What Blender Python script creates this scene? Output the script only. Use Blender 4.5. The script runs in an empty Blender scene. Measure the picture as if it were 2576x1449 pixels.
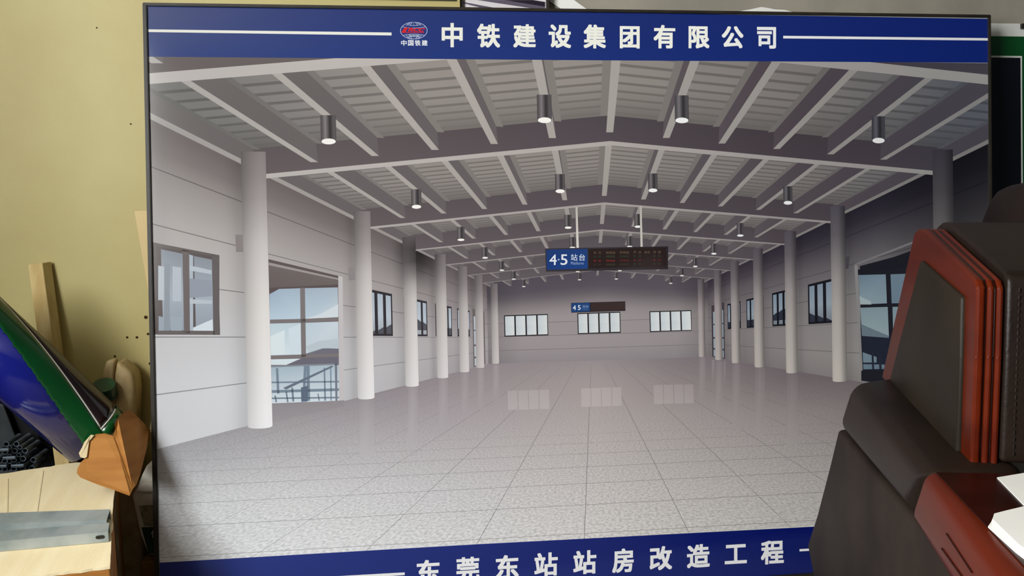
import bpy, bmesh, math, random
from mathutils import Vector, Matrix, noise as mnoise

random.seed(7)
SC = bpy.context.scene
COL = SC.collection

# ------------------------------------------------------------------ camera
F = 2050.0; CX, CY = 1288.0, 724.5           # focal length in pixels of the 2576x1449 frame
LEAN = math.radians(6.0)                     # the big board leans back against the wall
RW = Vector((0.99334068, -0.02199289, 0.11309557))   # board right, in camera axes (x right, y down, z forward)
RD = Vector((0.02022648, 0.99965523, 0.01674267))    # board down
RN = Vector((-0.11342479, -0.01434365, 0.99344304))  # into the wall
TB = Vector((0.23845826, 0.03892191, 2.3067601))     # board centre in camera axes
AX = RW
AY = RN * math.cos(LEAN) - RD * math.sin(LEAN)
AZ = -RD * math.cos(LEAN) - RN * math.sin(LEAN)
BOARD_C = Vector((0.0, 0.0, 0.829))          # board centre in the room (X along wall, Y into wall, Z up)


def cam2world(v):
    return Vector((v.dot(AX), v.dot(AY), v.dot(AZ)))


CAM = BOARD_C - cam2world(TB)
cam_data = bpy.data.cameras.new('camera')
cam = bpy.data.objects.new('camera', cam_data)
COL.objects.link(cam)
cxw, cyw, czw = cam2world(Vector((1, 0, 0))), cam2world(Vector((0, 1, 0))), cam2world(Vector((0, 0, 1)))
cam.matrix_world = Matrix(((cxw.x, -cyw.x, -czw.x, CAM.x), (cxw.y, -cyw.y, -czw.y, CAM.y),
                           (cxw.z, -cyw.z, -czw.z, CAM.z), (0, 0, 0, 1)))
cam_data.sensor_width = 36.0
cam_data.lens = 36.0 * F / 2576.0
cam_data.clip_start = 0.02
SC.camera = cam

# ------------------------------------------------------------------ world, daylight, exposure
world = bpy.data.worlds.new('world')
SC.world = world
world.use_nodes = True
bg = world.node_tree.nodes['Background']
bg.inputs[0].default_value = (0.80, 0.88, 1.0, 1)
bg.inputs[1].default_value = 0.06
SC.view_settings.view_transform = 'Standard'
SC.view_settings.look = 'None'
SC.view_settings.gamma = 1.0
SC.view_settings.use_curve_mapping = False
SC.view_settings.exposure = 0.0

WIN_Y0, WIN_Y1, WIN_Z0, WIN_Z1 = -3.50, -1.65, 1.05, 2.85   # window opening in the left wall
LWX = -2.42
wl = bpy.data.lights.new('window_daylight', 'AREA')
wl.shape = 'RECTANGLE'
wl.size = WIN_Z1 - WIN_Z0
wl.size_y = WIN_Y1 - WIN_Y0
wl.energy = 282.0
wl.color = (0.97, 0.99, 1.0)
wlo = bpy.data.objects.new('window_daylight', wl)
COL.objects.link(wlo)
wlo.location = (LWX - 0.03, (WIN_Y0 + WIN_Y1) / 2, (WIN_Z0 + WIN_Z1) / 2)
wlo.rotation_euler = (0, math.radians(-90), 0)

WALL_Y = 0.150


# ------------------------------------------------------------------ helpers
def ray(px, py):
    return cam2world(Vector(((px - CX) / F, (py - CY) / F, 1.0)))


def Yp(px, py, y):
    d = ray(px, py)
    return CAM + d * ((y - CAM.y) / d.y)


def Zp(px, py, z):
    d = ray(px, py)
    return CAM + d * ((z - CAM.z) / d.z)


def Dp(px, py, dep):
    return CAM + ray(px, py) * dep


def Pl(px, py, p0, n):
    d = ray(px, py)
    return CAM + d * ((p0 - CAM).dot(n) / d.dot(n))


def lin(c):
    c = c / 255.0
    return c / 12.92 if c <= 0.04045 else ((c + 0.055) / 1.055) ** 2.4


def rgb(r, g, b):
    return (lin(r), lin(g), lin(b), 1.0)


def tag(o, label=None, cat=None, group=None, kind=None):
    if label: o['label'] = label
    if cat: o['category'] = cat
    if group: o['group'] = group
    if kind: o['kind'] = kind
    return o


def mat(name, col, rough=0.6, spec=0.5, col2=None, scale=8.0, bump=0.0, bscale=60.0, metal=0.0, stretch=None, coat=0.0,
        contrast=(0.35, 0.65)):
    m = bpy.data.materials.new(name)
    m.use_nodes = True
    nt = m.node_tree
    p = nt.nodes['Principled BSDF']
    p.inputs['Roughness'].default_value = rough
    p.inputs['Specular IOR Level'].default_value = spec
    p.inputs['Metallic'].default_value = metal
    p.inputs['Coat Weight'].default_value = coat
    p.inputs['Coat Roughness'].default_value = 0.08
    tc = nt.nodes.new('ShaderNodeTexCoord')
    vec = tc.outputs['Object']
    if stretch:
        mp = nt.nodes.new('ShaderNodeMapping')
        mp.inputs['Scale'].default_value = stretch
        nt.links.new(vec, mp.inputs['Vector'])
        vec = mp.outputs['Vector']
    if col2 is None:
        col2 = tuple(c * 0.86 for c in col[:3]) + (1,)
    n = nt.nodes.new('ShaderNodeTexNoise')
    n.inputs['Scale'].default_value = scale
    n.inputs['Detail'].default_value = 5.0
    nt.links.new(vec, n.inputs['Vector'])
    r = nt.nodes.new('ShaderNodeValToRGB')
    r.color_ramp.elements[0].position = contrast[0]
    r.color_ramp.elements[1].position = contrast[1]
    r.color_ramp.elements[0].color = col2
    r.color_ramp.elements[1].color = col
    nt.links.new(n.outputs['Fac'], r.inputs['Fac'])
    nt.links.new(r.outputs['Color'], p.inputs['Base Color'])
    if bump > 0:
        n2 = nt.nodes.new('ShaderNodeTexNoise')
        n2.inputs['Scale'].default_value = bscale
        n2.inputs['Detail'].default_value = 4.0
        nt.links.new(vec, n2.inputs['Vector'])
        b = nt.nodes.new('ShaderNodeBump')
        b.inputs['Strength'].default_value = bump
        b.inputs['Distance'].default_value = 0.004
        nt.links.new(n2.outputs['Fac'], b.inputs['Height'])
        nt.links.new(b.outputs['Normal'], p.inputs['Normal'])
    return m


ORG = {}


def thing(name, loc, label, cat, group=None):
    o = bpy.data.objects.new(name, None)
    o.empty_display_size = 0.05
    COL.objects.link(o)
    o.location = loc
    ORG[o] = Vector(loc)
    return tag(o, label, cat, group)


def mesh(name, verts, faces, m, parent=None, smooth=False, base=None):
    """one mesh object from room coordinates; parts are children of their thing"""
    if parent is not None:
        org = ORG[parent]
    else:
        vs = [Vector(v) for v in verts]
        org = base if base is not None else Vector((sum(v.x for v in vs) / len(vs), sum(v.y for v in vs) / len(vs), min(v.z for v in vs)))
    me = bpy.data.meshes.new(name)
    me.from_pydata([Vector(v) - org for v in verts], [], faces)
    me.materials.append(m)
    me.update()
    o = bpy.data.objects.new(name, me)
    COL.objects.link(o)
    if parent is not None:
        o.parent = parent
        ORG[o] = org
        if parent.type != 'EMPTY':
            pass
        if parent.parent is None and parent.type != 'EMPTY':
            pass
    else:
        o.location = org
        ORG[o] = org
    if smooth:
        for p in me.polygons: p.use_smooth = True
    return o


def from_bm(name, bm, m, parent=None, smooth=False, base=None):
    bmesh.ops.recalc_face_normals(bm, faces=bm.faces)
    bm.verts.index_update()
    v = [x.co.copy() for x in bm.verts]
    f = [[y.index for y in x.verts] for x in bm.faces]
    bm.free()
    return mesh(name, v, f, m, parent, smooth, base)


HEXF = [(0, 3, 2, 1), (4, 5, 6, 7), (0, 1, 5, 4), (1, 2, 6, 5), (2, 3, 7, 6), (3, 0, 4, 7)]


def hexbm(pts, bevel=0.0, seg=2):
    bm = bmesh.new()
    vs = [bm.verts.new(p) for p in pts]
    for f in HEXF: bm.faces.new([vs[i] for i in f])
    bmesh.ops.recalc_face_normals(bm, faces=bm.faces)
    if bevel > 0:
        bmesh.ops.bevel(bm, geom=bm.edges[:], offset=bevel, segments=seg, profile=0.5, affect='EDGES', clamp_overlap=True)
    return bm


def hexa(name, pts, m, parent=None, bevel=0.0, seg=2, smooth=False, base=None):
    return from_bm(name, hexbm(pts, bevel, seg), m, parent, smooth, base)


def box(name, lo, hi, m, parent=None, bevel=0.0, seg=2, base=None):
    x0, y0, z0 = lo; x1, y1, z1 = hi
    return hexa(name, [(x0, y0, z0), (x1, y0, z0), (x1, y1, z0), (x0, y1, z0), (x0, y0, z1), (x1, y0, z1), (x1, y1, z1), (x0, y1, z1)], m, parent, bevel, seg, base=base)


def prism(name, poly, vec, m, parent=None, bevel=0.0, seg=2, smooth=False, base=None):
    """outline (room points) pushed along vec"""
    bm = bmesh.new()
    a = [bm.verts.new(p) for p in poly]
    b = [bm.verts.new(Vector(p) + vec) for p in poly]
    n = len(poly)
    bm.faces.new(a[::-1]); bm.faces.new(b)
    for i in range(n): bm.faces.new([a[i], a[(i + 1) % n], b[(i + 1) % n], b[i]])
    bmesh.ops.recalc_face_normals(bm, faces=bm.faces)
    if bevel > 0:
        bmesh.ops.bevel(bm, geom=bm.edges[:], offset=bevel, segments=seg, profile=0.5, affect='EDGES', clamp_overlap=True)
    return from_bm(name, bm, m, parent, smooth, base)


def tube(name, p0, p1, r0, r1, m, parent=None, n=16, inner=None, base=None, smooth=True):
    p0, p1 = Vector(p0), Vector(p1)
    ax = (p1 - p0).normalized()
    u = ax.orthogonal().normalized(); w = ax.cross(u)
    ring = lambda c, r: [c + (u * math.cos(2 * math.pi * i / n) + w * math.sin(2 * math.pi * i / n)) * r for i in range(n)]
    if inner is None:
        v = ring(p0, r0) + ring(p1, r1)
        f = [list(range(n))[::-1], [n + i for i in range(n)]]
        f += [[i, (i + 1) % n, n + (i + 1) % n, n + i] for i in range(n)]
    else:
        v = ring(p0, r0) + ring(p1, r1) + ring(p1, inner) + ring(p0, inner)
        f = []
        for k in range(4):
            a, b = k * n, ((k + 1) % 4) * n
            f += [[a + i, a + (i + 1) % n, b + (i + 1) % n, b + i] for i in range(n)]
    return mesh(name, v, f, m, parent, False, base)


# ------------------------------------------------------------------ materials
M = {}
M['yellow'] = mat('cream_yellow_paint', rgb(178, 166, 111), 0.5, 0.35, rgb(170, 156, 101), 3.0, 0.05, 90)
M['grey_wall'] = mat('grey_plaster', rgb(152, 146, 132), 0.8, 0.2, rgb(138, 132, 120), 5.0, 0.15, 40)
M['concrete'] = mat('concrete_floor', rgb(120, 112, 104), 0.8, 0.3, rgb(95, 88, 80), 6.0, 0.2, 50)
M['dark_trim'] = mat('dark_trim', rgb(38, 34, 28), 0.5, 0.4)
M['frame'] = mat('black_brown_aluminium', rgb(44, 40, 34), 0.45, 0.3, rgb(36, 32, 26), 20)
M['back'] = mat('backing_board', rgb(150, 130, 100), 0.8, 0.2)
M['carton'] = mat('pale_cardboard', rgb(244, 230, 192), 0.75, 0.2, rgb(236, 218, 176), 4.0, 0.1, 30, stretch=(6, 1, 1))
M['kraft'] = mat('brown_kraft', rgb(176, 120, 58), 0.75, 0.25, rgb(160, 104, 46), 5.0, 0.1, 40, stretch=(1, 1, 8))
M['kraft_dark'] = mat('dark_kraft', rgb(130, 92, 52), 0.75, 0.25, rgb(105, 72, 40), 5.0, 0.1, 40)
M['torn'] = mat('torn_paper_edge', rgb(225, 205, 165), 0.9, 0.1)
M['steel'] = mat('galvanised_steel', rgb(186, 194, 192), 0.38, 0.5, rgb(150, 162, 164), 14.0, 0.05, 40, metal=0.35)
M['pipe'] = mat('bluish_steel_pipe', rgb(110, 122, 132), 0.4, 0.5, rgb(70, 80, 92), 30.0, metal=0.6)
M['timber'] = mat('pale_timber', rgb(212, 192, 138), 0.7, 0.25, rgb(186, 160, 104), 7.0, 0.12, 30, stretch=(5, 5, 0.8))
M['jug'] = mat('dusty_beige_plastic', rgb(196, 176, 130), 0.55, 0.4, rgb(160, 136, 92), 14.0, 0.05, 40)
M['green_cap'] = mat('dark_green_plastic', rgb(28, 82, 50), 0.4, 0.5, rgb(20, 62, 38), 20)
M['backdrop_black'] = mat('dark_backdrop', rgb(12, 12, 14), 0.35, 0.4, rgb(6, 6, 8), 10, 0.2, 20)  # black of the added corner sheet and the pipe crate
M['grey_plastic'] = mat('grey_plastic_film', rgb(64, 70, 74), 0.4, 0.4, rgb(40, 44, 48), 10, 0.2, 20)
M['blue_gloss'] = mat('glossy_blue_print', rgb(22, 30, 128), 0.12, 0.6, rgb(14, 18, 92), 3.0, stretch=(1, 1, 0.4))
M['green_gloss'] = mat('glossy_green_print', rgb(10, 78, 34), 0.2, 0.5, rgb(8, 66, 28), 4)
M['dark_gloss'] = mat('glossy_dark_print', rgb(38, 24, 24), 0.2, 0.5, rgb(26, 18, 20), 6)
M['white_print'] = mat('white_print', rgb(226, 228, 220), 0.3, 0.4)
M['white_paper'] = mat('white_paper', rgb(232, 230, 224), 0.8, 0.2, rgb(224, 222, 216), 6)
M['sack'] = mat('white_woven_sack', rgb(226, 222, 208), 0.6, 0.3, rgb(205, 200, 184), 10, 0.25, 120)
M['sack_print'] = mat('olive_print', rgb(142, 138, 106), 0.6, 0.3, rgb(112, 110, 80), 40, contrast=(0.45, 0.55))
M['sack_green'] = mat('dark_green_print', rgb(18, 58, 26), 0.5, 0.3, rgb(12, 40, 18), 10)
M['leather'] = mat('brown_leather', rgb(31, 21, 15), 0.42, 0.2, rgb(22, 14, 10), 5.0, 0.12, 160)
M['leather_worn'] = mat('dusty_brown_leather', rgb(43, 34, 28), 0.6, 0.16, rgb(30, 22, 18), 6.0, 0.15, 160)
M['inset'] = mat('dark_inset_leather', rgb(30, 25, 18), 0.5, 0.14, rgb(38, 31, 23), 5.0, 0.1, 160)
M['redwood'] = mat('polished_red_wood', rgb(82, 24, 5), 0.32, 0.18, rgb(68, 17, 3), 3.0, stretch=(1, 1, 6))
M['redwood_dark'] = mat('polished_dark_red_wood', rgb(44, 11, 5), 0.3, 0.2, rgb(32, 7, 3), 3.0, stretch=(1, 6, 1))
M['hole'] = mat('dark_hole', rgb(60, 44, 20), 0.9, 0.1)
M['hardboard'] = mat('pale_hardboard', rgb(206, 184, 134), 0.6, 0.3, rgb(198, 174, 124), 4)
M['tape'] = mat('clear_tape_glare', rgb(150, 130, 100), 0.12, 0.7, rgb(110, 92, 68), 14, contrast=(0.45, 0.6))

# ------------------------------------------------------------------ setting
def struct(o): return tag(o, kind='structure')


fl = struct(box('floor', (-3.2, -4.2, -0.05), (3.2, 0.35, 0.0), M['concrete']))
yl = Yp(1157, 14, WALL_Y).x
struct(box('wall_back', (-3.2, WALL_Y, 0.0), (yl, WALL_Y + 0.06, 3.05), M['yellow']))
struct(box('wall_back_right', (yl, WALL_Y + 0.04, 0.0), (3.2, WALL_Y + 0.12, 3.05), M['grey_wall']))
zt = Yp(1140, 1.8, WALL_Y).z
struct(box('trim_1', (-3.0, WALL_Y - 0.006, zt - 0.001), (yl - 0.012, WALL_Y, zt + 0.02), M['dark_trim']))
#struct(box('trim_2', (yl - 0.001, WALL_Y - 0.010, 1.2), (yl + 0.0085, WALL_Y + 0.04, 3.05), M['dark_trim']))
struct(box('ceiling', (-3.2, -4.2, 3.05), (3.2, 0.35, 2.96), M['grey_wall']))
# left wall with the window opening the daylight comes through
lw = bmesh.new()
for lo, hi in (((-0.12, -4.2, 0), (0, WIN_Y0, 3.05)), ((-0.12, WIN_Y1, 0), (0, 0.2, 3.05)),
               ((-0.12, WIN_Y0, 0), (0, WIN_Y1, WIN_Z0)), ((-0.12, WIN_Y0, WIN_Z1), (0, WIN_Y1, 3.05))):
    b = hexbm([(LWX + (lo[0] if k in (0, 3, 4, 7) else hi[0]), lo[1] if k in (0, 1, 4, 5) else hi[1], lo[2] if k < 4 else hi[2]) for k in range(8)])
    tmp = bpy.data.meshes.new('t'); b.to_mesh(tmp); b.free(); lw.from_mesh(tmp); bpy.data.meshes.remove(tmp)
struct(from_bm('wall_left', lw, M['yellow'], base=Vector((LWX, -2, 0))))
wf = bmesh.new()
t = 0.04
for (y0, y1, z0, z1) in ((WIN_Y0, WIN_Y1, WIN_Z0, WIN_Z0 + t), (WIN_Y0, WIN_Y1, WIN_Z1 - t, WIN_Z1),
                         (WIN_Y0, WIN_Y0 + t, WIN_Z0, WIN_Z1), (WIN_Y1 - t, WIN_Y1, WIN_Z0, WIN_Z1),
                         (-2.595, -2.555, WIN_Z0, WIN_Z1)):
    b = hexbm([(LWX + (0.0 if k in (0, 3, 4, 7) else 0.03), y0 if k in (0, 1, 4, 5) else y1, z0 if k < 4 else z1) for k in range(8)])
    tmp = bpy.data.meshes.new('t'); b.to_mesh(tmp); b.free(); wf.from_mesh(tmp); bpy.data.meshes.remove(tmp)
struct(from_bm('window_1', wf, M['white_paper'], base=Vector((LWX, -1.85, WIN_Z0))))

wall_back = bpy.data.objects['wall_back']
for (hx, hy, hr) in ((367, 798, 4.2), (372.5, 840, 3), (344.5, 848.5, 3), (320, 848.5, 2.6), (380, 871, 1.8), (289, 896, 2.6),
                     (378, 914.5, 3.6), (385.5, 926, 3.8), (243.5, 70, 1.6), (329, 312, 1.8), (351, 978, 1.6), (301, 934, 2.2)):
    c = Yp(hx, hy, WALL_Y)
    r = hr * 0.00118
    n = 10
    vs = [(c.x + r * math.cos(2 * math.pi * i / n), WALL_Y - 0.0012, c.z + r * math.sin(2 * math.pi * i / n)) for i in range(n)]
    vs += [(c.x + r * 0.6 * math.cos(2 * math.pi * i / n), WALL_Y - 0.0002, c.z + r * 0.6 * math.sin(2 * math.pi * i / n)) for i in range(n)]
    fs = [[i, (i + 1) % n, n + (i + 1) % n, n + i] for i in range(n)] + [list(range(n, 2 * n))]
    mesh('screw_hole', vs, fs, M['hole'], wall_back)

# ================================================================== THE DISPLAY BOARD
# local axes of the board: x right, y up, z out towards the room
EB = Matrix.Translation(BOARD_C) @ Matrix(((1, 0, 0), (0, math.sin(LEAN), -math.cos(LEAN)), (0, math.cos(LEAN), math.sin(LEAN)))).to_4x4()
board = bpy.data.objects.new('display_board', None)
COL.objects.link(board)
board.empty_display_size = 0.1
board.matrix_world = EB
tag(board, 'huge black-framed glossy board printed with a station hall and Chinese titles', 'display board')


def bl(px, py):
    """photo pixel -> board plane (u right, v down, metres from the board centre)"""
    d = Vector(((px - CX) / F, (py - CY) / F, 1.0))
    p = d * (RN.dot(TB) / RN.dot(d)) - TB
    return (p.dot(RW), p.dot(RD))


def bmeshobj(name, verts, faces, m, parent, cols=None, uvs=None):
    me = bpy.data.meshes.new(name)
    me.from_pydata(verts, [], faces)
    me.materials.append(m)
    if cols:
        a = me.attributes.new('ink', 'FLOAT_COLOR', 'POINT')
        for i, c in enumerate(cols): a.data[i].color = c
    if uvs:
        a = me.attributes.new('hall', 'FLOAT_VECTOR', 'POINT')
        for i, c in enumerate(uvs): a.data[i].vector = c
    me.update()
    o = bpy.data.objects.new(name, me)
    COL.objects.link(o)
    o.parent = parent
    return o


def quadbox(name, poly, z0, z1, m, parent, bevel=0.0):
    bm = bmesh.new()
    a = [bm.verts.new((u, -v, z0)) for u, v in poly]
    b = [bm.verts.new((u, -v, z1)) for u, v in poly]
    n = len(poly)
    bm.faces.new(a); bm.faces.new(b[::-1])
    for i in range(n): bm.faces.new([a[i], b[i], b[(i + 1) % n], a[(i + 1) % n]])
    bmesh.ops.recalc_face_normals(bm, faces=bm.faces)
    if bevel: bmesh.ops.bevel(bm, geom=bm.edges[:], offset=bevel, segments=2, affect='EDGES', clamp_overlap=True)
    bm.verts.index_update()
    v = [x.co.copy() for x in bm.verts]; f = [[y.index for y in x.verts] for x in bm.faces]
    bm.free()
    return bmeshobj(name, v, f, m, parent)


IN = [bl(370.5, 16), bl(2484, 45.5), bl(2492, 1410), bl(404, 1552)]      # inner corners of the frame
OUT = [bl(360, 8), bl(2489.5, 38.5), bl(2500, 1420), bl(392.5, 1563)]    # outer corners
for i in range(4):
    j = (i + 1) % 4
    quadbox('frame_rail', [OUT[i], OUT[j], IN[j], IN[i]], -0.022, 0.007, M['frame'], board, 0.0015)
quadbox('backing_panel', [(-1.2, -0.815), (1.2, -0.815), (1.2, 0.815), (-1.2, 0.815)], -0.018, -0.006, M['back'], board)
panel = quadbox('printed_panel', [(-1.204, -0.817), (1.204, -0.817), (1.204, 0.817), (-1.204, 0.817)], -0.006, 0.0, M['white_print'], board)

# ---- ink materials: the ink colour sits on the mesh, the gloss is one clear laminate
def ink_mat(name, granite=False):
    m = bpy.data.materials.new(name)
    m.use_nodes = True
    nt = m.node_tree
    p = nt.nodes['Principled BSDF']
    p.inputs['Roughness'].default_value = 0.13
    p.inputs['Specular IOR Level'].default_value = 0.40
    at = nt.nodes.new('ShaderNodeAttribute'); at.attribute_name = 'ink'
    src = at.outputs['Color']
    if granite:
        h = nt.nodes.new('ShaderNodeAttribute'); h.attribute_name = 'hall'
        n = nt.nodes.new('ShaderNodeTexNoise')
        n.inputs['Scale'].default_value = 250.0; n.inputs['Detail'].default_value = 4.0
        nt.links.new(h.outputs['Vector'], n.inputs['Vector'])
        r = nt.nodes.new('ShaderNodeMapRange')
        r.inputs['From Min'].default_value = 0.33; r.inputs['From Max'].default_value = 0.62
        r.inputs['To Min'].default_value = 0.74; r.inputs['To Max'].default_value = 1.08
        nt.links.new(n.outputs['Fac'], r.inputs['Value'])
        mx = nt.nodes.new('ShaderNodeMix'); mx.data_type = 'RGBA'; mx.blend_type = 'MULTIPLY'
        mx.inputs['Factor'].default_value = 1.0
        nt.links.new(src, mx.inputs['A']); nt.links.new(r.outputs['Result'], mx.inputs['B'])
        src = mx.outputs['Result']
    nt.links.new(src, p.inputs['Base Color'])
    return m


INK = ink_mat('printed_ink')
INKG = ink_mat('printed_granite', True)


def light(u, v):
    """how strongly daylight reaches the board (1 = left side); turns colours seen in the photo into ink colours"""
    return max(0.4, 0.9686 -0.2332 * u -0.1962 * v -0.0372 * u * u +0.1515 * u * v -0.0909 * v * v)


def ink(c, u, v):
    L = light(u, v)
    return tuple(min(0.88, max(0.002, lin(max(0, min(255, x))) / L)) for x in c) + (1.0,)


BK = {}
ORDER = []


def clip(poly, ax, lim, sgn):
    out = []
    n = len(poly)
    for i in range(n):
        a, b = poly[i], poly[(i + 1) % n]
        da, db = sgn * (lim - a[0][ax]), sgn * (lim - b[0][ax])
        if da >= 0: out.append(a)
        if (da >= 0) != (db >= 0):
            k = da / (da - db)
            out.append((tuple(a[0][q] + (b[0][q] - a[0][q]) * k for q in (0, 1)),
                        tuple(a[1][q] + (b[1][q] - a[1][q]) * k for q in range(3)),
                        tuple(a[2][q] + (b[2][q] - a[2][q]) * k for q in range(3)) if a[2] else None))
    return out


VTOP, VBOT = -0.6815, 0.6705       # edges of the picture between header and footer band


def add(name, pts, cols, layer, hall=None, m=None, full=False):
    """one printed polygon: pts on the board (u,v), cols seen colours (one or one per corner)"""
    if not isinstance(cols, list): cols = [cols] * len(pts)
    poly = [(p, c, h) for p, c, h in zip(pts, cols, hall or [None] * len(pts))]
    poly = clip(poly, 0, 1.2035, 1); poly = clip(poly, 0, -1.2035, -1) if poly else poly
    if not full:
        poly = clip(poly, 1, VBOT + 0.002, 1) if poly else poly
        poly = clip(poly, 1, VTOP - 0.002, -1) if poly else poly
    if len(poly) < 3: return
    if name not in BK:
        BK[name] = dict(v=[], f=[], c=[], h=[], m=m or INK); ORDER.append(name)
    B = BK[name]
    i0 = len(B['v'])
    z = 0.0003 + layer * 0.000003
    area = sum(poly[i][0][0] * poly[(i + 1) % len(poly)][0][1] - poly[(i + 1) % len(poly)][0][0] * poly[i][0][1] for i in range(len(poly)))
    if area > 0: poly = poly[::-1]
    for p, c, h in poly:
        B['v'].append((p[0], -p[1], z)); B['c'].append(ink(c, p[0], p[1])); B['h'].append(h or (0, 0, 0))
    B['f'].append(list(range(i0, i0 + len(poly))))


def addpx(name, pix, cols, layer, **k):
    add(name, [bl(*p) for p in pix], cols, layer, **k)


def lerp(a, b, t): return tuple(x + (y - x) * t for x, y in zip(a, b))


def tab(t, T):
    """colour table lookup"""
    if t <= T[0][0]: return T[0][1]
    for (a, ca), (b, cb) in zip(T, T[1:]):
        if t <= b: return lerp(ca, cb, (t - a) / (b - a))
    return T[-1][1]


def grid(name, P, C, nu, nv, layer, hall=None, m=None):
    """P(s,t)->(u,v); C(s,t,u,v)->colour"""
    for i in range(nu):
        for j in range(nv):
            q = [(i / nu, j / nv), ((i + 1) / nu, j / nv), ((i + 1) / nu, (j + 1) / nv), (i / nu, (j + 1) / nv)]
            pts = [P(*x) for x in q]
            add(name, pts, [C(x[0], x[1], p[0], p[1]) for x, p in zip(q, pts)], layer, hall=[hall(*x) for x in q] if hall else None, m=m)


# ---- perspective of the printed hall (fitted on the photo): board point = centre + hall point / depth
U0, V0 = -0.01377508, 0.10040698
ZA, ZB, ZC, ZD, ZE, ZF, ZG, ZH = 0.654, 1.0, 1.449, 1.808, 2.170, 2.533, 2.881, 3.31
FR = [ZA, ZB, ZC, ZD, ZE, ZF, ZG, ZH]
XR, YFLOOR = 0.0614, 0.21835
XCL, XCR, XWL, XWR = -0.919, 1.0687, -0.98, 1.13


def Hp(X, Y, Z): return (U0 + X / Z, V0 + Y / Z)


def ydeck(X): return -0.626 + 0.093 * abs(X - XR)
def ypur(X): return -0.5785 + 0.0980 * abs(X - XR)
def yfl(X): return -0.5477 + 0.0917 * abs(X - XR)


def pxu(u): return 1480 + u * 900.0     # rough photo column of a board u, for the colour tables


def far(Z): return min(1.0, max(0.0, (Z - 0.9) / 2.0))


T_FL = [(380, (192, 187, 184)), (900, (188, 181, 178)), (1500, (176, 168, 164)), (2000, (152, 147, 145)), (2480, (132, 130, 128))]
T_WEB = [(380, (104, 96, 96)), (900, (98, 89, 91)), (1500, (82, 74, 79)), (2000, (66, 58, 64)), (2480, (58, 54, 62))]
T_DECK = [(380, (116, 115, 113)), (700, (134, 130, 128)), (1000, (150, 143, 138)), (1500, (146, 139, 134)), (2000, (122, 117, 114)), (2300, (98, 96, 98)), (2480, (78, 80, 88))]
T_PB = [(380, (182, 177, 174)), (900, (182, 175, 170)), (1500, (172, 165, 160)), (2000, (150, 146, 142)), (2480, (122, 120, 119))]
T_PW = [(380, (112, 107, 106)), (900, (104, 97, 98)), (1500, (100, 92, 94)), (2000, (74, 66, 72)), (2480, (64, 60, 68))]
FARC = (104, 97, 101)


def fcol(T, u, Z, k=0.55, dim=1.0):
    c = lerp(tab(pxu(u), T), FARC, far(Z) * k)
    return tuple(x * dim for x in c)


PUR = [XR + 0.164 * i for i in range(-5, 6)]


def frame_layer(k): return 24 + (7 - k) * 8    # far frames first


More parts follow.
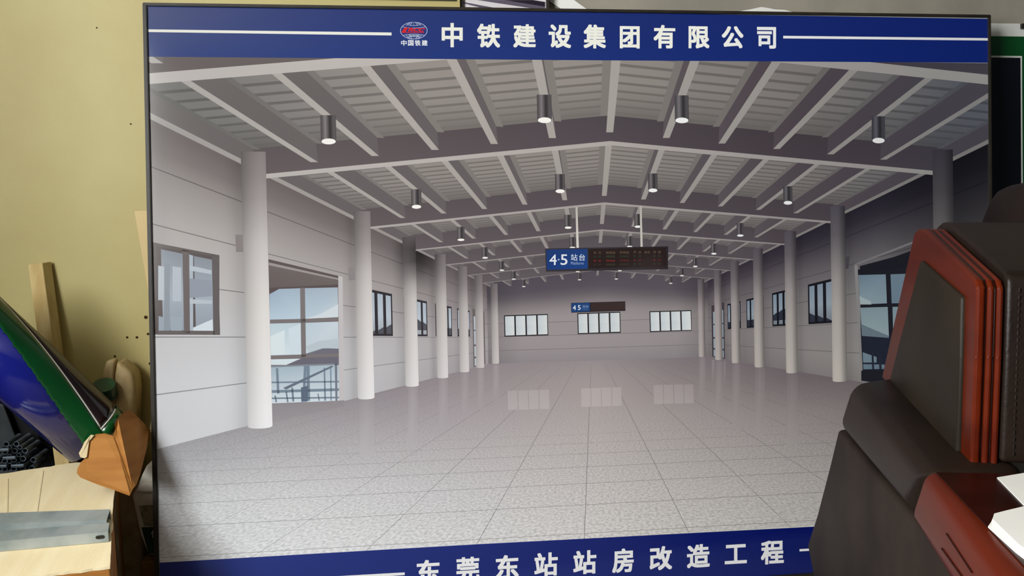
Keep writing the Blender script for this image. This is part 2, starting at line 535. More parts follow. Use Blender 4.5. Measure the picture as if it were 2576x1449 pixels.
# ceiling bays, far to near
for k in range(6, -2, -1):
    Z0 = FR[k] if k >= 0 else 0.40
    Z1 = FR[k + 1]
    Lb = frame_layer(max(k, 0)) - (8 if k < 0 else 0) if k >= 0 else frame_layer(0) + 8
    nm = 'printed_ceiling'
    # deck
    for xa, xb in ((-0.95, XR), (XR, 1.10)):
        def P(s, t, xa=xa, xb=xb):
            X = xa + (xb - xa) * s; Z = Z1 + (Z0 - Z1) * t
            return Hp(X, ydeck(X), Z)
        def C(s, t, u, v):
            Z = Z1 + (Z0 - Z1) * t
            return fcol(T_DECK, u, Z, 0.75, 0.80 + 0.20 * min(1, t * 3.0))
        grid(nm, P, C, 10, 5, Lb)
    # deck ribs
    nr = max(5, round((Z1 - Z0) / 0.0277))
    for i in range(nr):
        Zr = Z0 + (i + 0.5) * (Z1 - Z0) / nr
        dz = 0.0042
        for xa, xb in ((-0.95, XR), (XR, 1.10)):
            for q in range(8):
                x0 = xa + (xb - xa) * q / 8; x1 = xa + (xb - xa) * (q + 1) / 8
                pts = [Hp(x0, ydeck(x0), Zr - dz), Hp(x1, ydeck(x1), Zr - dz), Hp(x1, ydeck(x1), Zr + dz), Hp(x0, ydeck(x0), Zr + dz)]
                add(nm, pts, [fcol(T_DECK, p[0], Zr, 0.75, 0.80) for p in pts], Lb + 1)
    # purlins: light strip at the deck, dark web, light underside
    for X in PUR + [-0.925, 1.075]:
        edge = X in (-0.925, 1.075)
        hw = 0.013 if edge else 0.0100
        yp = -0.487 if edge else ypur(X); yd = ydeck(X)
        sg = 1 if X < 0 else -1
        for q in range(3):
            za = Z1 + (Z0 - Z1) * q / 3; zb = Z1 + (Z0 - Z1) * (q + 1) / 3
            def qd(xa, ya, xb, yb, T, L, dim, kk=0.6):
                pts = [Hp(xa, ya, za), Hp(xb, yb, za), Hp(xb, yb, zb), Hp(xa, ya, zb)]
                zz = [za, za, zb, zb]
                add(nm, pts, [fcol(T, p[0], z, kk, dim) for p, z in zip(pts, zz)], L)
            qd(X - sg * 0.004, yd, X + sg * 0.026, yd + 0.002, T_DECK, Lb + 2, 0.88)
            qd(X + sg * 0.006, yd, X + sg * hw, yp, T_PW, Lb + 3, 1.0)
            qd(X - hw, yp, X + hw, yp, T_PB, Lb + 4, 0.97 if not edge else 0.90, 0.5)
    # hanging lamps of this bay
    if k >= 0:
        zl = (Z0 + Z1) / 2
        for X in (PUR[1], PUR[4], PUR[6], PUR[9]):
            yt = ypur(X) - 0.003; yb = yt + 0.061; r = 0.0172
            ln = 'printed_lamp.%03d' % (k * 12 + PUR.index(X))
            u_, v_ = Hp(X, yb, zl)
            base = lerp(tab(pxu(u_), [(380, (112, 106, 106)), (1500, (100, 95, 97)), (2480, (60, 60, 68))]), (84, 78, 82), far(zl) * 0.8)
            def P(s, t):
                yy = yt + (yb - yt) * t
                return Hp(X + r * (2 * s - 1), yy, zl)
            def C(s, t, u, v, base=base):
                g = 0.80 + 0.45 * math.exp(-((s - 0.30) / 0.13) ** 2) - 0.28 * math.exp(-((s - 0.62) / 0.10) ** 2) + 0.12 * math.exp(-((s - 0.85) / 0.07) ** 2)
                return tuple(x * g for x in base)
            grid(ln, P, C, 10, 1, Lb + 5)
            rr = r / zl * 0.92
            el = [(u_ + rr * math.cos(a * math.pi / 10), v_ + rr * (0.42 if zl < 1.5 else 0.34) * math.sin(a * math.pi / 10) - 0.002 / zl) for a in range(20)]
            add(ln.replace('lamp', 'lamp_glow'), el, lerp((246, 243, 238), (205, 200, 200), max(0, far(zl) - 0.3)), Lb + 6)
    # portal frame beam k
    if k >= 0:
        Zk = FR[k]
        for xa, xb in ((XCL, XR), (XR, XCR)):
            def P(s, t, xa=xa, xb=xb):
                X = xa + (xb - xa) * s
                return Hp(X, ydeck(X) + (yfl(X) - ydeck(X)) * t, Zk)
            def C(s, t, u, v):
                return fcol(T_WEB, u, Zk, 0.5, 0.96 + 0.06 * t)
            bn_ = 'printed_beam.%03d' % (k if k or xa < 0 else 40)
            grid(bn_, P, C, 8, 2, Lb + 8 if k > 0 else Lb + 8)
            for q in range(8):
                x0 = xa + (xb - xa) * q / 8; x1 = xa + (xb - xa) * (q + 1) / 8
                pts = [Hp(x0, yfl(x0), Zk - 0.0113), Hp(x1, yfl(x1), Zk - 0.0113), Hp(x1, yfl(x1), Zk + 0.0113), Hp(x0, yfl(x0), Zk + 0.0113)]
                add(bn_, pts, [fcol(T_FL, p[0], Zk, 0.6) for p in pts], Lb + 9)

# ---- end wall
TOPL = frame_layer(7)
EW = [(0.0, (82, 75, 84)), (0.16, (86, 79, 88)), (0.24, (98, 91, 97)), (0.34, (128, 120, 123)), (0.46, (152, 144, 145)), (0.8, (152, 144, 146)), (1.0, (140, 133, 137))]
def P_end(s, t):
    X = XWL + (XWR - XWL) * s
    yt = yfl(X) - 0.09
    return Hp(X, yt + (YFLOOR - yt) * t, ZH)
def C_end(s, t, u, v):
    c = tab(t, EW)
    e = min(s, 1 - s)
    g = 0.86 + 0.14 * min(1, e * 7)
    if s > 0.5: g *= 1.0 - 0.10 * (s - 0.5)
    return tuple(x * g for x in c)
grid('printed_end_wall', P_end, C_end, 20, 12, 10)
for yj in (-0.278, -0.1525, -0.0289, 0.0985):
    if yj in (-0.278,): continue
    a, b_ = Hp(XWL, yj, ZH), Hp(XWR, yj, ZH)
    add('printed_end_wall', [(a[0], a[1] - 0.0007), (b_[0], b_[1] - 0.0007), (b_[0], b_[1] + 0.0007), (a[0], a[1] + 0.0007)], [(118, 110, 114)] * 4, 11)

# ---- side walls
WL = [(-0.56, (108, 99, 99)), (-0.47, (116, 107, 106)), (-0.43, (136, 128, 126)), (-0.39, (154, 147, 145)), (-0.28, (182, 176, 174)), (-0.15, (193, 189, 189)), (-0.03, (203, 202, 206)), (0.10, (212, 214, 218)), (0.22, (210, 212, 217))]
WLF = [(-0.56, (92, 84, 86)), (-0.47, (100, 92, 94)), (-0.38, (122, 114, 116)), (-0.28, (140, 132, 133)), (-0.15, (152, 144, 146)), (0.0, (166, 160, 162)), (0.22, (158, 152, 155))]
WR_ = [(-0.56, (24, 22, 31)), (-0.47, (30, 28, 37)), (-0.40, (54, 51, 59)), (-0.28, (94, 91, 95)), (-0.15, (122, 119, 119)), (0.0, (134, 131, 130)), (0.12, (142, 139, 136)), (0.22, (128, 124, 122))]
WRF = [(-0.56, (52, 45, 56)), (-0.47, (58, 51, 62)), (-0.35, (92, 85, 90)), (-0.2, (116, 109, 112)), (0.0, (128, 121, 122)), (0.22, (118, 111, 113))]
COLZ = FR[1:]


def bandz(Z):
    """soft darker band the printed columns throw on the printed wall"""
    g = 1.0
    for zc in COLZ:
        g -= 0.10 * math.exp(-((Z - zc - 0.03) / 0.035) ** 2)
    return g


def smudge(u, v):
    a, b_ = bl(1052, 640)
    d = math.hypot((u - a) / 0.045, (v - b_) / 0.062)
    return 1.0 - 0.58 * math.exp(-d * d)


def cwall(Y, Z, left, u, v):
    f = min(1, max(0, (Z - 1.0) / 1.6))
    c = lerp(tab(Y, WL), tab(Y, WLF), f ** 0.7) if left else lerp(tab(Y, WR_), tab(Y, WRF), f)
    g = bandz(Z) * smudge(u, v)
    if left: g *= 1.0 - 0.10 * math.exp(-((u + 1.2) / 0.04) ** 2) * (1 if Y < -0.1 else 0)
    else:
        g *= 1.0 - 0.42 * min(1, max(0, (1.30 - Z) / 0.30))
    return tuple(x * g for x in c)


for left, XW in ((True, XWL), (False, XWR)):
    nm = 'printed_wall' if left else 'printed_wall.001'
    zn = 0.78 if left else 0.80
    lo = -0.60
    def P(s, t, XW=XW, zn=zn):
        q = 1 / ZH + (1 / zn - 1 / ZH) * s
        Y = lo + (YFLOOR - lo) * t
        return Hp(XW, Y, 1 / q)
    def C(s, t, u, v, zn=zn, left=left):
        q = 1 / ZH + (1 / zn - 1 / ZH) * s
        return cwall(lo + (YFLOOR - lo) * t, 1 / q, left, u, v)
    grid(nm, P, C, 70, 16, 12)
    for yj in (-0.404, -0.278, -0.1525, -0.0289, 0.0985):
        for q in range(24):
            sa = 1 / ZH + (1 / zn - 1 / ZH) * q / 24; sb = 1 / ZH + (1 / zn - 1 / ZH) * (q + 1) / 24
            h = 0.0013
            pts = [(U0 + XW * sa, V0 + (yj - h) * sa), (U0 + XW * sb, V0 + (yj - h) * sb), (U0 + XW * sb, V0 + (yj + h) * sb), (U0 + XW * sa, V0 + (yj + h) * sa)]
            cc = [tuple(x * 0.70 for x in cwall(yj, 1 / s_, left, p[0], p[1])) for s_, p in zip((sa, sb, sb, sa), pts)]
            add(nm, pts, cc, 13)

# ---- floor
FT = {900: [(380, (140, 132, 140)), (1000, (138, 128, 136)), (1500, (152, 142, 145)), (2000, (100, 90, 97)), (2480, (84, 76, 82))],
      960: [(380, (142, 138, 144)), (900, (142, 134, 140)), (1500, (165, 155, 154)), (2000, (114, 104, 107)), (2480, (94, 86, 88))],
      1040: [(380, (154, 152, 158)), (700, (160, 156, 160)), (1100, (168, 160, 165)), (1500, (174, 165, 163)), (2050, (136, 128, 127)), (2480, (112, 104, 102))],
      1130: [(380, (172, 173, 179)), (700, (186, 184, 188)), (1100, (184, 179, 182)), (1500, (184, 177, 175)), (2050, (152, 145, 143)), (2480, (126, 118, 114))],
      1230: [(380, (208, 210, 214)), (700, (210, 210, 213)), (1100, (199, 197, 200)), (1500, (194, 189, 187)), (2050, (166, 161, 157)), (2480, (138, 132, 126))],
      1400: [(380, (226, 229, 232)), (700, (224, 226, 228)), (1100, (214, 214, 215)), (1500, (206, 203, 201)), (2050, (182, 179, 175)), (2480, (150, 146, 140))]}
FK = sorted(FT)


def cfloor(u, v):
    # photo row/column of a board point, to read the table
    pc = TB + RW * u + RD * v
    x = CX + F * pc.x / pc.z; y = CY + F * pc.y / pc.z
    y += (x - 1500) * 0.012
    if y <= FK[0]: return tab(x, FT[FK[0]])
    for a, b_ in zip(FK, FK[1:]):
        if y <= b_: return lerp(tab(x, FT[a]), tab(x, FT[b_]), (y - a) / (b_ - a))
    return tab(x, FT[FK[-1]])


def floorpoly_sx(v): return (v - V0) / YFLOOR


ZN = 0.375
sH, sN = 1 / ZH, 1 / ZN


def vf(t): return sH + (sN - sH) * t ** 1.6


def P_fl(s, t):
    q = vf(t)
    ul = max(-1.2035, U0 + XWL * 1.045 * q); ur = min(1.2035, U0 + XWR * 1.02 * q)
    return (ul + (ur - ul) * s, V0 + YFLOOR * q)


def H_fl(s, t):
    q = vf(t); u, v = P_fl(s, t)
    return ((u - U0) / q, 1 / q, 0.0)


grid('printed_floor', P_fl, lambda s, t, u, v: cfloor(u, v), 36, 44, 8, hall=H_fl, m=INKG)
# tile joints
for i in range(-9, 10):
    X = -0.0128 + 0.1172 * i
    for q in range(14):
        sa = sH * 1.15 + (sN - sH * 1.15) * (q / 14) ** 1.5; sb = sH * 1.15 + (sN - sH * 1.15) * ((q + 1) / 14) ** 1.5
        hwa = 0.00078
        if not (-1.3 < U0 + X * sa < 1.3): continue
        pts = [(U0 + X * sa - hwa, V0 + YFLOOR * sa), (U0 + X * sa + hwa, V0 + YFLOOR * sa), (U0 + X * sb + hwa, V0 + YFLOOR * sb), (U0 + X * sb - hwa, V0 + YFLOOR * sb)]
        dk = 0.94 - 0.44 * (q / 14) * (1.0 if -4 < i < 6 else 0.55)
        add('printed_floor', pts, [tuple(x * dk for x in cfloor(*p)) for p in pts], 9)
for i in range(0, 24):
    Z = 0.46 + 0.0675 * (i - 1)
    if Z > 2.0: break
    s_ = 1 / Z
    v = V0 + YFLOOR * s_
    ul = max(-1.2, U0 + XWL * s_); ur = min(1.2, U0 + XWR * s_)
    for q in range(12):
        a = ul + (ur - ul) * q / 12; b_ = ul + (ur - ul) * (q + 1) / 12
        h = 0.0006
        pts = [(a, v - h), (b_, v - h), (b_, v + h), (a, v + h)]
        dk = 0.68 + 0.3 * min(1, (Z - 0.4) / 0.45)
        if dk < 0.965: add('printed_floor', pts, [tuple(x * dk for x in cfloor(*p)) for p in pts], 9)

# column and window reflections on the printed floor
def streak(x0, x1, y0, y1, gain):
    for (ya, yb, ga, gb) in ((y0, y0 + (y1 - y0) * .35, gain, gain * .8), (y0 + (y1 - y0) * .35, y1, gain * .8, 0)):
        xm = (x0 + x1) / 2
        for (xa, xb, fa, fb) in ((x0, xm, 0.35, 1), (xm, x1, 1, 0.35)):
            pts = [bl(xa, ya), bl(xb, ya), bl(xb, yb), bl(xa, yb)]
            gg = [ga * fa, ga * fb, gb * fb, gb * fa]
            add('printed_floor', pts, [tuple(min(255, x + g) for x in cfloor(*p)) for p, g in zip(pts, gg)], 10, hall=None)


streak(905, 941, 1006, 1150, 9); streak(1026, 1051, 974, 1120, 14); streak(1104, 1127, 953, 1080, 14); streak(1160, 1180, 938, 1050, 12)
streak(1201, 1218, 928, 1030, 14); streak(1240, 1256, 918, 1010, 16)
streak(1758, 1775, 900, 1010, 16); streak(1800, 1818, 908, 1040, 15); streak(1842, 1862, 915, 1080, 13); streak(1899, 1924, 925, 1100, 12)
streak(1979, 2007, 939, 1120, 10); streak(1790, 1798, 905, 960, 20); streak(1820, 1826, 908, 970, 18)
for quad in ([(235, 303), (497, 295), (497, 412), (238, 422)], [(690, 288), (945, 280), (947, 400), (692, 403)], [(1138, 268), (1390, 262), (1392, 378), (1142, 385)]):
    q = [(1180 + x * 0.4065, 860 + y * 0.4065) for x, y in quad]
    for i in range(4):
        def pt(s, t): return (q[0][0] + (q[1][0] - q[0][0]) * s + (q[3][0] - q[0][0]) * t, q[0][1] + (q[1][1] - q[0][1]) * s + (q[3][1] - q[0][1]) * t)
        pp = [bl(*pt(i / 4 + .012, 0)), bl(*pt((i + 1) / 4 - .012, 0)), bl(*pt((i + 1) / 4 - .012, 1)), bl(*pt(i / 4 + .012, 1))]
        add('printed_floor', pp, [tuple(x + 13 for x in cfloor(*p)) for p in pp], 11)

# ---- windows of the printed end wall
for wq in ([(1267.6, 793.3), (1378, 789.7), (1379.4, 843.5), (1269, 847)], [(1452, 787.7), (1560, 784), (1561.6, 837.4), (1453.4, 840.7)], [(1633.3, 783), (1738.8, 780), (1740, 831.9), (1635, 835.5)]):
    wi = ([1267.6, 1452, 1633.3].index(wq[0][0]))
    nm = 'printed_window.%03d' % wi
    addpx(nm, wq, (46, 44, 46), 14)
    def pt(s, t): return (wq[0][0] + (wq[1][0] - wq[0][0]) * s + (wq[3][0] - wq[0][0]) * t, wq[0][1] + (wq[1][1] - wq[0][1]) * s + (wq[3][1] - wq[0][1]) * t)
    for i in range(4):
        a, b_ = i / 4 + 0.024 - (0.006 if i else 0), (i + 1) / 4 - 0.018
        for (t0, t1) in ((0.05, 0.5), (0.5, 0.95)):
            addpx(nm, [pt(a, t0), pt(b_, t0), pt(b_, t1), pt(a, t1)], [(190, 198, 206), (208, 212, 214), (212, 214, 214), (196, 203, 208)], 15)

# ---- windows in the side walls (four lights each)
def wallp(left, Z, Y, out=0.0):
    XW = (XWL - out) if left else (XWR + out)
    return Hp(XW, Y, Z)


wcount = 3
for left in (True, False):
    bays = [(ZA, ZB), (ZC, ZD), (ZD, ZE), (ZE, ZF), (ZF, ZG)]
    for bi, (za, zb) in enumerate(bays):
        if bi == 0 and not left: continue
        zc = (za + zb) / 2; z0, z1 = zc - 0.128, zc + 0.128
        if bi == 0: z0, z1 = 0.70, 0.963
        y0, y1 = -0.238, -0.0345
        nm = 'printed_window.%03d' % wcount; wcount += 1
        dark = (96, 88, 88) if bi == 0 else ((54, 50, 54) if left else (24, 24, 31))
        add(nm, [wallp(left, z0, y0), wallp(left, z1, y0), wallp(left, z1, y1), wallp(left, z0, y1)], dark, 14)
        nl = 4
        fw = 0.017 if bi == 0 else 0.019
        for i in range(nl):
            a = z0 + (z1 - z0) * i / nl + fw * (1.0 if i else 1.2) * .6; b_ = z0 + (z1 - z0) * (i + 1) / nl - fw * .6
            ya, yb = y0 + 0.012, y1 - 0.010
            ym = ya + (yb - ya) * 0.55
            if bi == 0:
                c0, c1, c2 = (142, 148, 158), (168, 178, 190), (150, 158, 170)
            elif left:
                c0, c1, c2 = lerp((172, 184, 198), (165, 172, 182), bi / 5), (182, 192, 204), (160, 164, 172)
            else:
                c0, c1, c2 = (120, 134, 150), (136, 148, 160), (112, 118, 126)
            add(nm, [wallp(left, a, ya), wallp(left, b_, ya), wallp(left, b_, ym), wallp(left, a, ym)], [c0, c0, c1, c1], 15)
            add(nm, [wallp(left, a, ym), wallp(left, b_, ym), wallp(left, b_, yb), wallp(left, a, yb)], [c1, c1, c2, c2], 15)
            # dark stair shape rising behind the glass
            if bi in (1, 2, 3, 4):
                k0 = i / nl; k1 = (i + 1) / nl
                h0 = (0.10 + 0.30 * (1 - k0)) if bi in (1, 2) else 0.25
                h1 = (0.10 + 0.30 * (1 - k1)) if bi in (1, 2) else 0.25
                if bi == 1: h0, h1 = max(0, 0.34 * (k0 - 0.25)) , max(0, 0.34 * (k1 - 0.25))
                st = (84, 84, 92) if left else (44, 48, 60)
                off = 0.22 if bi == 2 else 0.0
                if h1 > 0.01 or h0 > 0.01:
                    add(nm, [wallp(left, a, yb - (yb - ya) * (h0 + off)), wallp(left, b_, yb - (yb - ya) * (h1 + off)), wallp(left, b_, yb - (yb - ya) * off * .6), wallp(left, a, yb - (yb - ya) * off * .6)], st, 16)
        if bi == 0:
            # reflections of the hall in the near window
            for (xa, xb, ya_, yb_, c) in ((398, 413, 668, 755, (188, 196, 206)), (434, 456, 670, 758, (186, 193, 204)), (399, 412, 795, 832, (160, 170, 182)), (430, 458, 795, 832, (162, 172, 184)),
                                          (476, 486, 640, 832, (176, 186, 198)), (413, 427, 660, 832, (146, 154, 164))):
                addpx(nm, [(xa, ya_), (xb, ya_ + 3), (xb, yb_), (xa, yb_)], c, 16)
            addpx(nm, [(486, 832), (486, 824), (535, 803), (536, 832)], (214, 224, 232), 17)
            addpx(nm, [(474, 667), (532, 680), (532, 690), (474, 680)], (188, 196, 206), 17)
            addpx(nm, [(474, 700), (534, 706), (534, 745), (474, 750)], (150, 157, 170), 17)
            addpx(nm, [(474, 752), (534, 756), (534, 764), (474, 764)], (188, 196, 206), 17)
            addpx(nm, [(397, 612), (552, 642), (552, 648), (397, 620)], (104, 96, 94), 18)
            addpx(nm, [(459, 628), (476, 632), (478, 838), (463, 838)], (112, 104, 104), 18)
            addpx(nm, [(533, 640), (552, 643), (552, 842), (537, 842)], (104, 97, 98), 18)
            addpx(nm, [(398, 833), (540, 833), (540, 842), (398, 842)], (108, 100, 100), 18)
    # door bay near (B-C) and far (G-H)
    for di, (z0, z1) in enumerate(((1.07 if left else 1.06, 1.398 if left else 1.405), (2.905, 3.22))):
        nm = 'printed_door.%03d' % (di + (0 if left else 2))
        yt = -0.262
        jam = (178, 172, 174) if left else (112, 110, 110)
        dk = (112, 102, 100) if left else (28, 28, 36)
        sky = (176, 192, 208) if left else (104, 124, 138)
        sky2 = (200, 214, 224) if left else (124, 140, 150)
        bar = (124, 117, 118) if left else (40, 44, 54)
        if di == 1:
            dk = (104, 96, 98) if left else (66, 58, 64); sky = (180, 188, 196) if left else (142, 156, 168); sky2 = sky; bar = (70, 66, 70)
        add(nm, [wallp(left, z0, yt), wallp(left, z1, yt), wallp(left, z1, YFLOOR - 0.006), wallp(left, z0, YFLOOR - 0.006)], dk, 14)
        if di == 0:
            if left:
                # jamb, soffit line and glazing seen through the opening
                addpx(nm, [(676, 652), (851, 694), (851, 700), (676, 660)], (98, 88, 86), 15)
                addpx(nm, [(676, 660), (851, 700), (851, 704), (676, 667)], (158, 150, 150), 15)
                addpx(nm, [(676, 667), (851, 704), (851, 728), (676, 728)], [(112, 103, 101)] * 2 + [(104, 95, 95)] * 2, 15)
                addpx(nm, [(676, 724), (850, 716), (850, 726), (702, 726), (678, 742)], (92, 82, 82), 16)
                addpx(nm, [(678, 740), (702, 727), (755, 725), (756, 802), (679, 806)], [(160, 178, 196), (162, 180, 198), (164, 180, 197), (188, 206, 220), (184, 203, 218)], 17)
                addpx(nm, [(766, 725), (850, 723), (851, 798), (768, 802)], [(164, 178, 194), (168, 182, 196), (198, 210, 220), (184, 202, 216)], 17)
                addpx(nm, [(768, 802), (806, 790), (851, 765), (851, 798)], (208, 216, 222), 18)
                addpx(nm, [(679, 814), (757, 812), (758, 894), (680, 896)], [(192, 208, 218), (190, 206, 216), (214, 226, 232), (208, 222, 230)], 17)
                addpx(nm, [(768, 812), (851, 809), (852, 890), (769, 893)], [(186, 202, 214), (200, 210, 220), (188, 198, 206), (196, 208, 216)], 17)
                addpx(nm, [(680, 846), (716, 830), (716, 893), (680, 895)], (216, 227, 233), 18)
                addpx(nm, [(726, 826), (757, 814), (757, 890), (728, 892)], (206, 219, 228), 18)
                addpx(nm, [(769, 890), (812, 876), (852, 877), (852, 898), (770, 898)], (112, 110, 122), 18)
                addpx(nm, [(769, 872), (800, 858), (852, 852), (852, 876), (812, 877), (780, 890)], (184, 196, 204), 18)
                addpx(nm, [(680, 904), (757, 902), (720, 918), (681, 918)], (212, 224, 230), 17)
                addpx(nm, [(720, 918), (757, 902), (852, 896), (853, 916), (760, 920)], (108, 106, 118), 17)
                addpx(nm, [(681, 922), (853, 918), (853, 1008), (684, 1015)], [(162, 180, 194), (172, 188, 200), (206, 216, 224), (208, 218, 226)], 17)
                addpx(nm, [(755, 724), (767, 724), (770, 898), (758, 898)], bar, 19)
                addpx(nm, [(679, 804), (851, 800), (851, 808), (679, 814)], bar, 19)
                addpx(nm, [(680, 894), (852, 889), (852, 897), (680, 903)], bar, 19)
                # balustrade and steel work
                addpx(nm, [(682, 920), (847, 914), (847, 918), (682, 924)], (132, 138, 148), 19)
                addpx(nm, [(842, 914), (848, 914), (849, 1008), (844, 1008)], (118, 122, 134), 19)
                st = (120, 136, 152)
                for (xa, ya, xb, yb, w) in ((683, 962, 853, 960, 4), (683, 985, 853, 980, 7), (684, 1002, 853, 1000, 4), (697, 926, 700, 990, 6), (768, 920, 764, 1010, 7), (775, 920, 776, 1008, 8),
                                            (720, 985, 724, 1012, 4), (735, 975, 738, 1010, 5), (816, 925, 818, 1008, 4), (832, 920, 833, 1008, 3), (692, 995, 695, 1012, 4), (800, 990, 803, 1008, 3)):
                    dx, dy = xb - xa, yb - ya; l = math.hypot(dx, dy); nx, ny = -dy / l * w / 2, dx / l * w / 2
                    addpx(nm, [(xa + nx, ya + ny), (xb + nx, yb + ny), (xb - nx, yb - ny), (xa - nx, ya - ny)], st, 18)
                addpx(nm, [(712, 976), (834, 920), (840, 922), (720, 980)], (104, 114, 130), 19)
                addpx(nm, [(757, 975), (775, 970), (774, 1010), (758, 1011)], (96, 108, 126), 19)
                addpx(nm, [(851, 694), (862, 696), (866, 1006), (853, 1008)], (192, 187, 190), 19)
                for (xa, ta, ba, xb, tb, bb) in ((668, 1016.5, 1066, 760, 1012.5, 1046), (760, 1012.5, 1046, 866, 1007, 1022)):
                    pp = [bl(xa, ta), bl(xb, tb), bl(xb, bb), bl(xa, ba)]
                    add('printed_floor', pp, [tuple(x * 0.97 for x in cfloor(*p)) for p in pp], 20)
            else:
                addpx(nm, [(2155, 680), (2300, 628), (2300, 668), (2158, 692)], (26, 26, 34), 16)
                addpx(nm, [(2160, 692), (2228, 690), (2231, 763), (2164, 766)], [(98, 118, 134), (108, 126, 140), (122, 140, 150), (128, 146, 154)], 17)
                addpx(nm, [(2240, 690), (2300, 688), (2300, 762), (2243, 763)], [(100, 118, 132)] * 4, 17)
                addpx(nm, [(2162, 745), (2190, 758), (2192, 766), (2164, 766)], (150, 164, 168), 18)
                addpx(nm, [(2164, 774), (2233, 772), (2236, 846), (2168, 840)], [(118, 136, 144), (120, 138, 146), (134, 150, 156), (136, 152, 156)], 17)
                addpx(nm, [(2245, 772), (2300, 771), (2300, 846), (2247, 846)], [(120, 138, 146)] * 4, 17)
                addpx(nm, [(2166, 815), (2200, 830), (2236, 845), (2236, 850), (2168, 845)], (96, 110, 120), 18)
                addpx(nm, [(2168, 840), (2210, 848), (2300, 850), (2300, 930), (2172, 930)], (30, 34, 48), 16)
                addpx(nm, [(2170, 886), (2205, 898), (2205, 912), (2171, 912)], (104, 122, 134), 18)
                addpx(nm, [(2171, 916), (2225, 917), (2226, 928), (2172, 929)], (96, 114, 128), 18)
                addpx(nm, [(2192, 884), (2197, 886), (2199, 930), (2194, 930)], (34, 38, 50), 19)
                addpx(nm, [(2210, 890), (2216, 892), (2218, 930), (2212, 930)], (34, 38, 50), 19)
                addpx(nm, [(2149, 668), (2157, 668), (2170, 932), (2164, 932)], (128, 126, 126), 19)
                addpx(nm, [(2149, 664), (2300, 606), (2300, 611), (2150, 669)], (112, 110, 112), 19)
        else:
            for (ya, yb) in ((-0.20, -0.09), (-0.08, 0.03), (0.045, 0.13), (0.145, 0.205)):
                for (a, b_) in ((z0 + 0.025, z0 + 0.13), (z0 + 0.155, z1 - 0.04)):
                    add(nm, [wallp(left, a, ya), wallp(left, b_, ya), wallp(left, b_, yb), wallp(left, a, yb)], sky if ya < 0 else sky2, 15)
# small wall boxes beside the columns
addpx('printed_wall', [(592, 590), (618, 590), (618, 634), (594, 634)], (138, 130, 130), 16)
addpx('printed_wall', [(876, 672), (898, 672), (898, 705), (877, 705)], (140, 132, 134), 16)
addpx('printed_wall.001', [(2116, 646), (2137, 645), (2134, 676), (2117, 677)], (66, 63, 70), 16)

# ---- columns
CT = frame_layer(0) + 20
for k in range(7, 0, -1):
    Zk = FR[k] if k < 7 else 3.333
    for left in (True, False):
        Xc = XCL if left else XCR
        r = 0.0325
        top = -0.527
        nm = 'printed_column.%03d' % ((7 - k) * 2 + (0 if left else 1))
        def P(s, t):
            a = 2 * s - 1
            Y = top + (YFLOOR - top) * t
            dv = 0.0055 * math.sqrt(max(0, 1 - a * a)) / Zk if t > 0.999 else 0
            p = Hp(Xc + r * a, Y, Zk)
            return (p[0], p[1] + dv - (0.003 / Zk if t > 0.999 else 0))
        def C(s, t, u, v):
            f = min(1, max(0, (Zk - 1.0) / 2.0))
            if left:
                hi = tab(t, [(0, (136, 128, 128)), (0.12, (150, 142, 142)), (0.35, (206, 200, 199)), (0.6, (226, 222, 220)), (1, (240, 239, 242))])
                hif = tab(t, [(0, (116, 108, 110)), (0.15, (128, 120, 122)), (0.4, (180, 173, 172)), (1, (198, 190, 190))])
                hi = lerp(hi, hif, f)
                g = tab(s, [(0, (0.72, 0, 0)), (0.12, (0.80, 0, 0)), (0.45, (0.93, 0, 0)), (0.75, (1, 0, 0)), (1, (0.985, 0, 0))])[0]
                g = 1 - (1 - g) * (1.0 - 0.45 * t)
            else:
                hi = tab(t, [(0, (70, 67, 76)), (0.15, (84, 80, 86)), (0.4, (140, 136, 134)), (0.6, (166, 161, 155)), (1, (188, 182, 174))])
                hif = tab(t, [(0, (98, 90, 96)), (0.15, (110, 102, 106)), (0.4, (158, 149, 150)), (1, (172, 163, 160))])
                hi = lerp(hi, hif, f)
                if k == 1: hi = tuple(x * 0.76 for x in hi)
                g = tab(s, [(0, (0.94, 0, 0)), (0.25, (1, 0, 0)), (0.55, (0.97, 0, 0)), (0.85, (0.72, 0, 0)), (1, (0.60, 0, 0))])[0]
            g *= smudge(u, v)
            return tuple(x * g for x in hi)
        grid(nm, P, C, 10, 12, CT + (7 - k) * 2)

# ---- hanging platform signs in the picture
SL = CT + 20
for sx in (1448, 1610):
    pass
addpx('printed_sign', [(1447.5, 521), (1452.5, 520), (1456, 625), (1450, 625)], [(176, 168, 162), (196, 190, 184), (226, 220, 214), (206, 200, 194)], SL)
addpx('printed_sign', [(1609, 518), (1614, 518), (1616.5, 621), (1611, 621)], [(170, 163, 158), (188, 182, 176), (206, 200, 192), (190, 184, 178)], SL)
addpx('printed_sign', [(1371, 625), (1681, 619.5), (1680, 677), (1373.5, 683.5)], [(58, 54, 60), (46, 40, 44), (40, 34, 36), (56, 52, 58)], SL + 1)
addpx('printed_sign', [(1374.5, 628), (1477.5, 626), (1478.5, 676), (1376, 678.5)], [(32, 58, 112), (34, 62, 118), (32, 66, 128), (30, 60, 122)], SL + 2)
addpx('printed_sign', [(1480, 626.5), (1676, 622.5), (1675.5, 670.5), (1480.5, 675)], [(44, 34, 32), (38, 28, 28), (38, 28, 26), (42, 32, 30)], SL + 2)
addpx('printed_sign.001', [(1436.5, 762), (1572.5, 758), (1573, 782), (1437, 786.5)], (40, 36, 42), SL + 1)
addpx('printed_sign.001', [(1437.5, 763), (1483.5, 761.5), (1484, 783), (1438, 785)], (34, 66, 118), SL + 2)
addpx('printed_sign.001', [(1486, 762), (1571.5, 759.5), (1572, 780.5), (1486.5, 783.5)], (56, 44, 42), SL + 2)

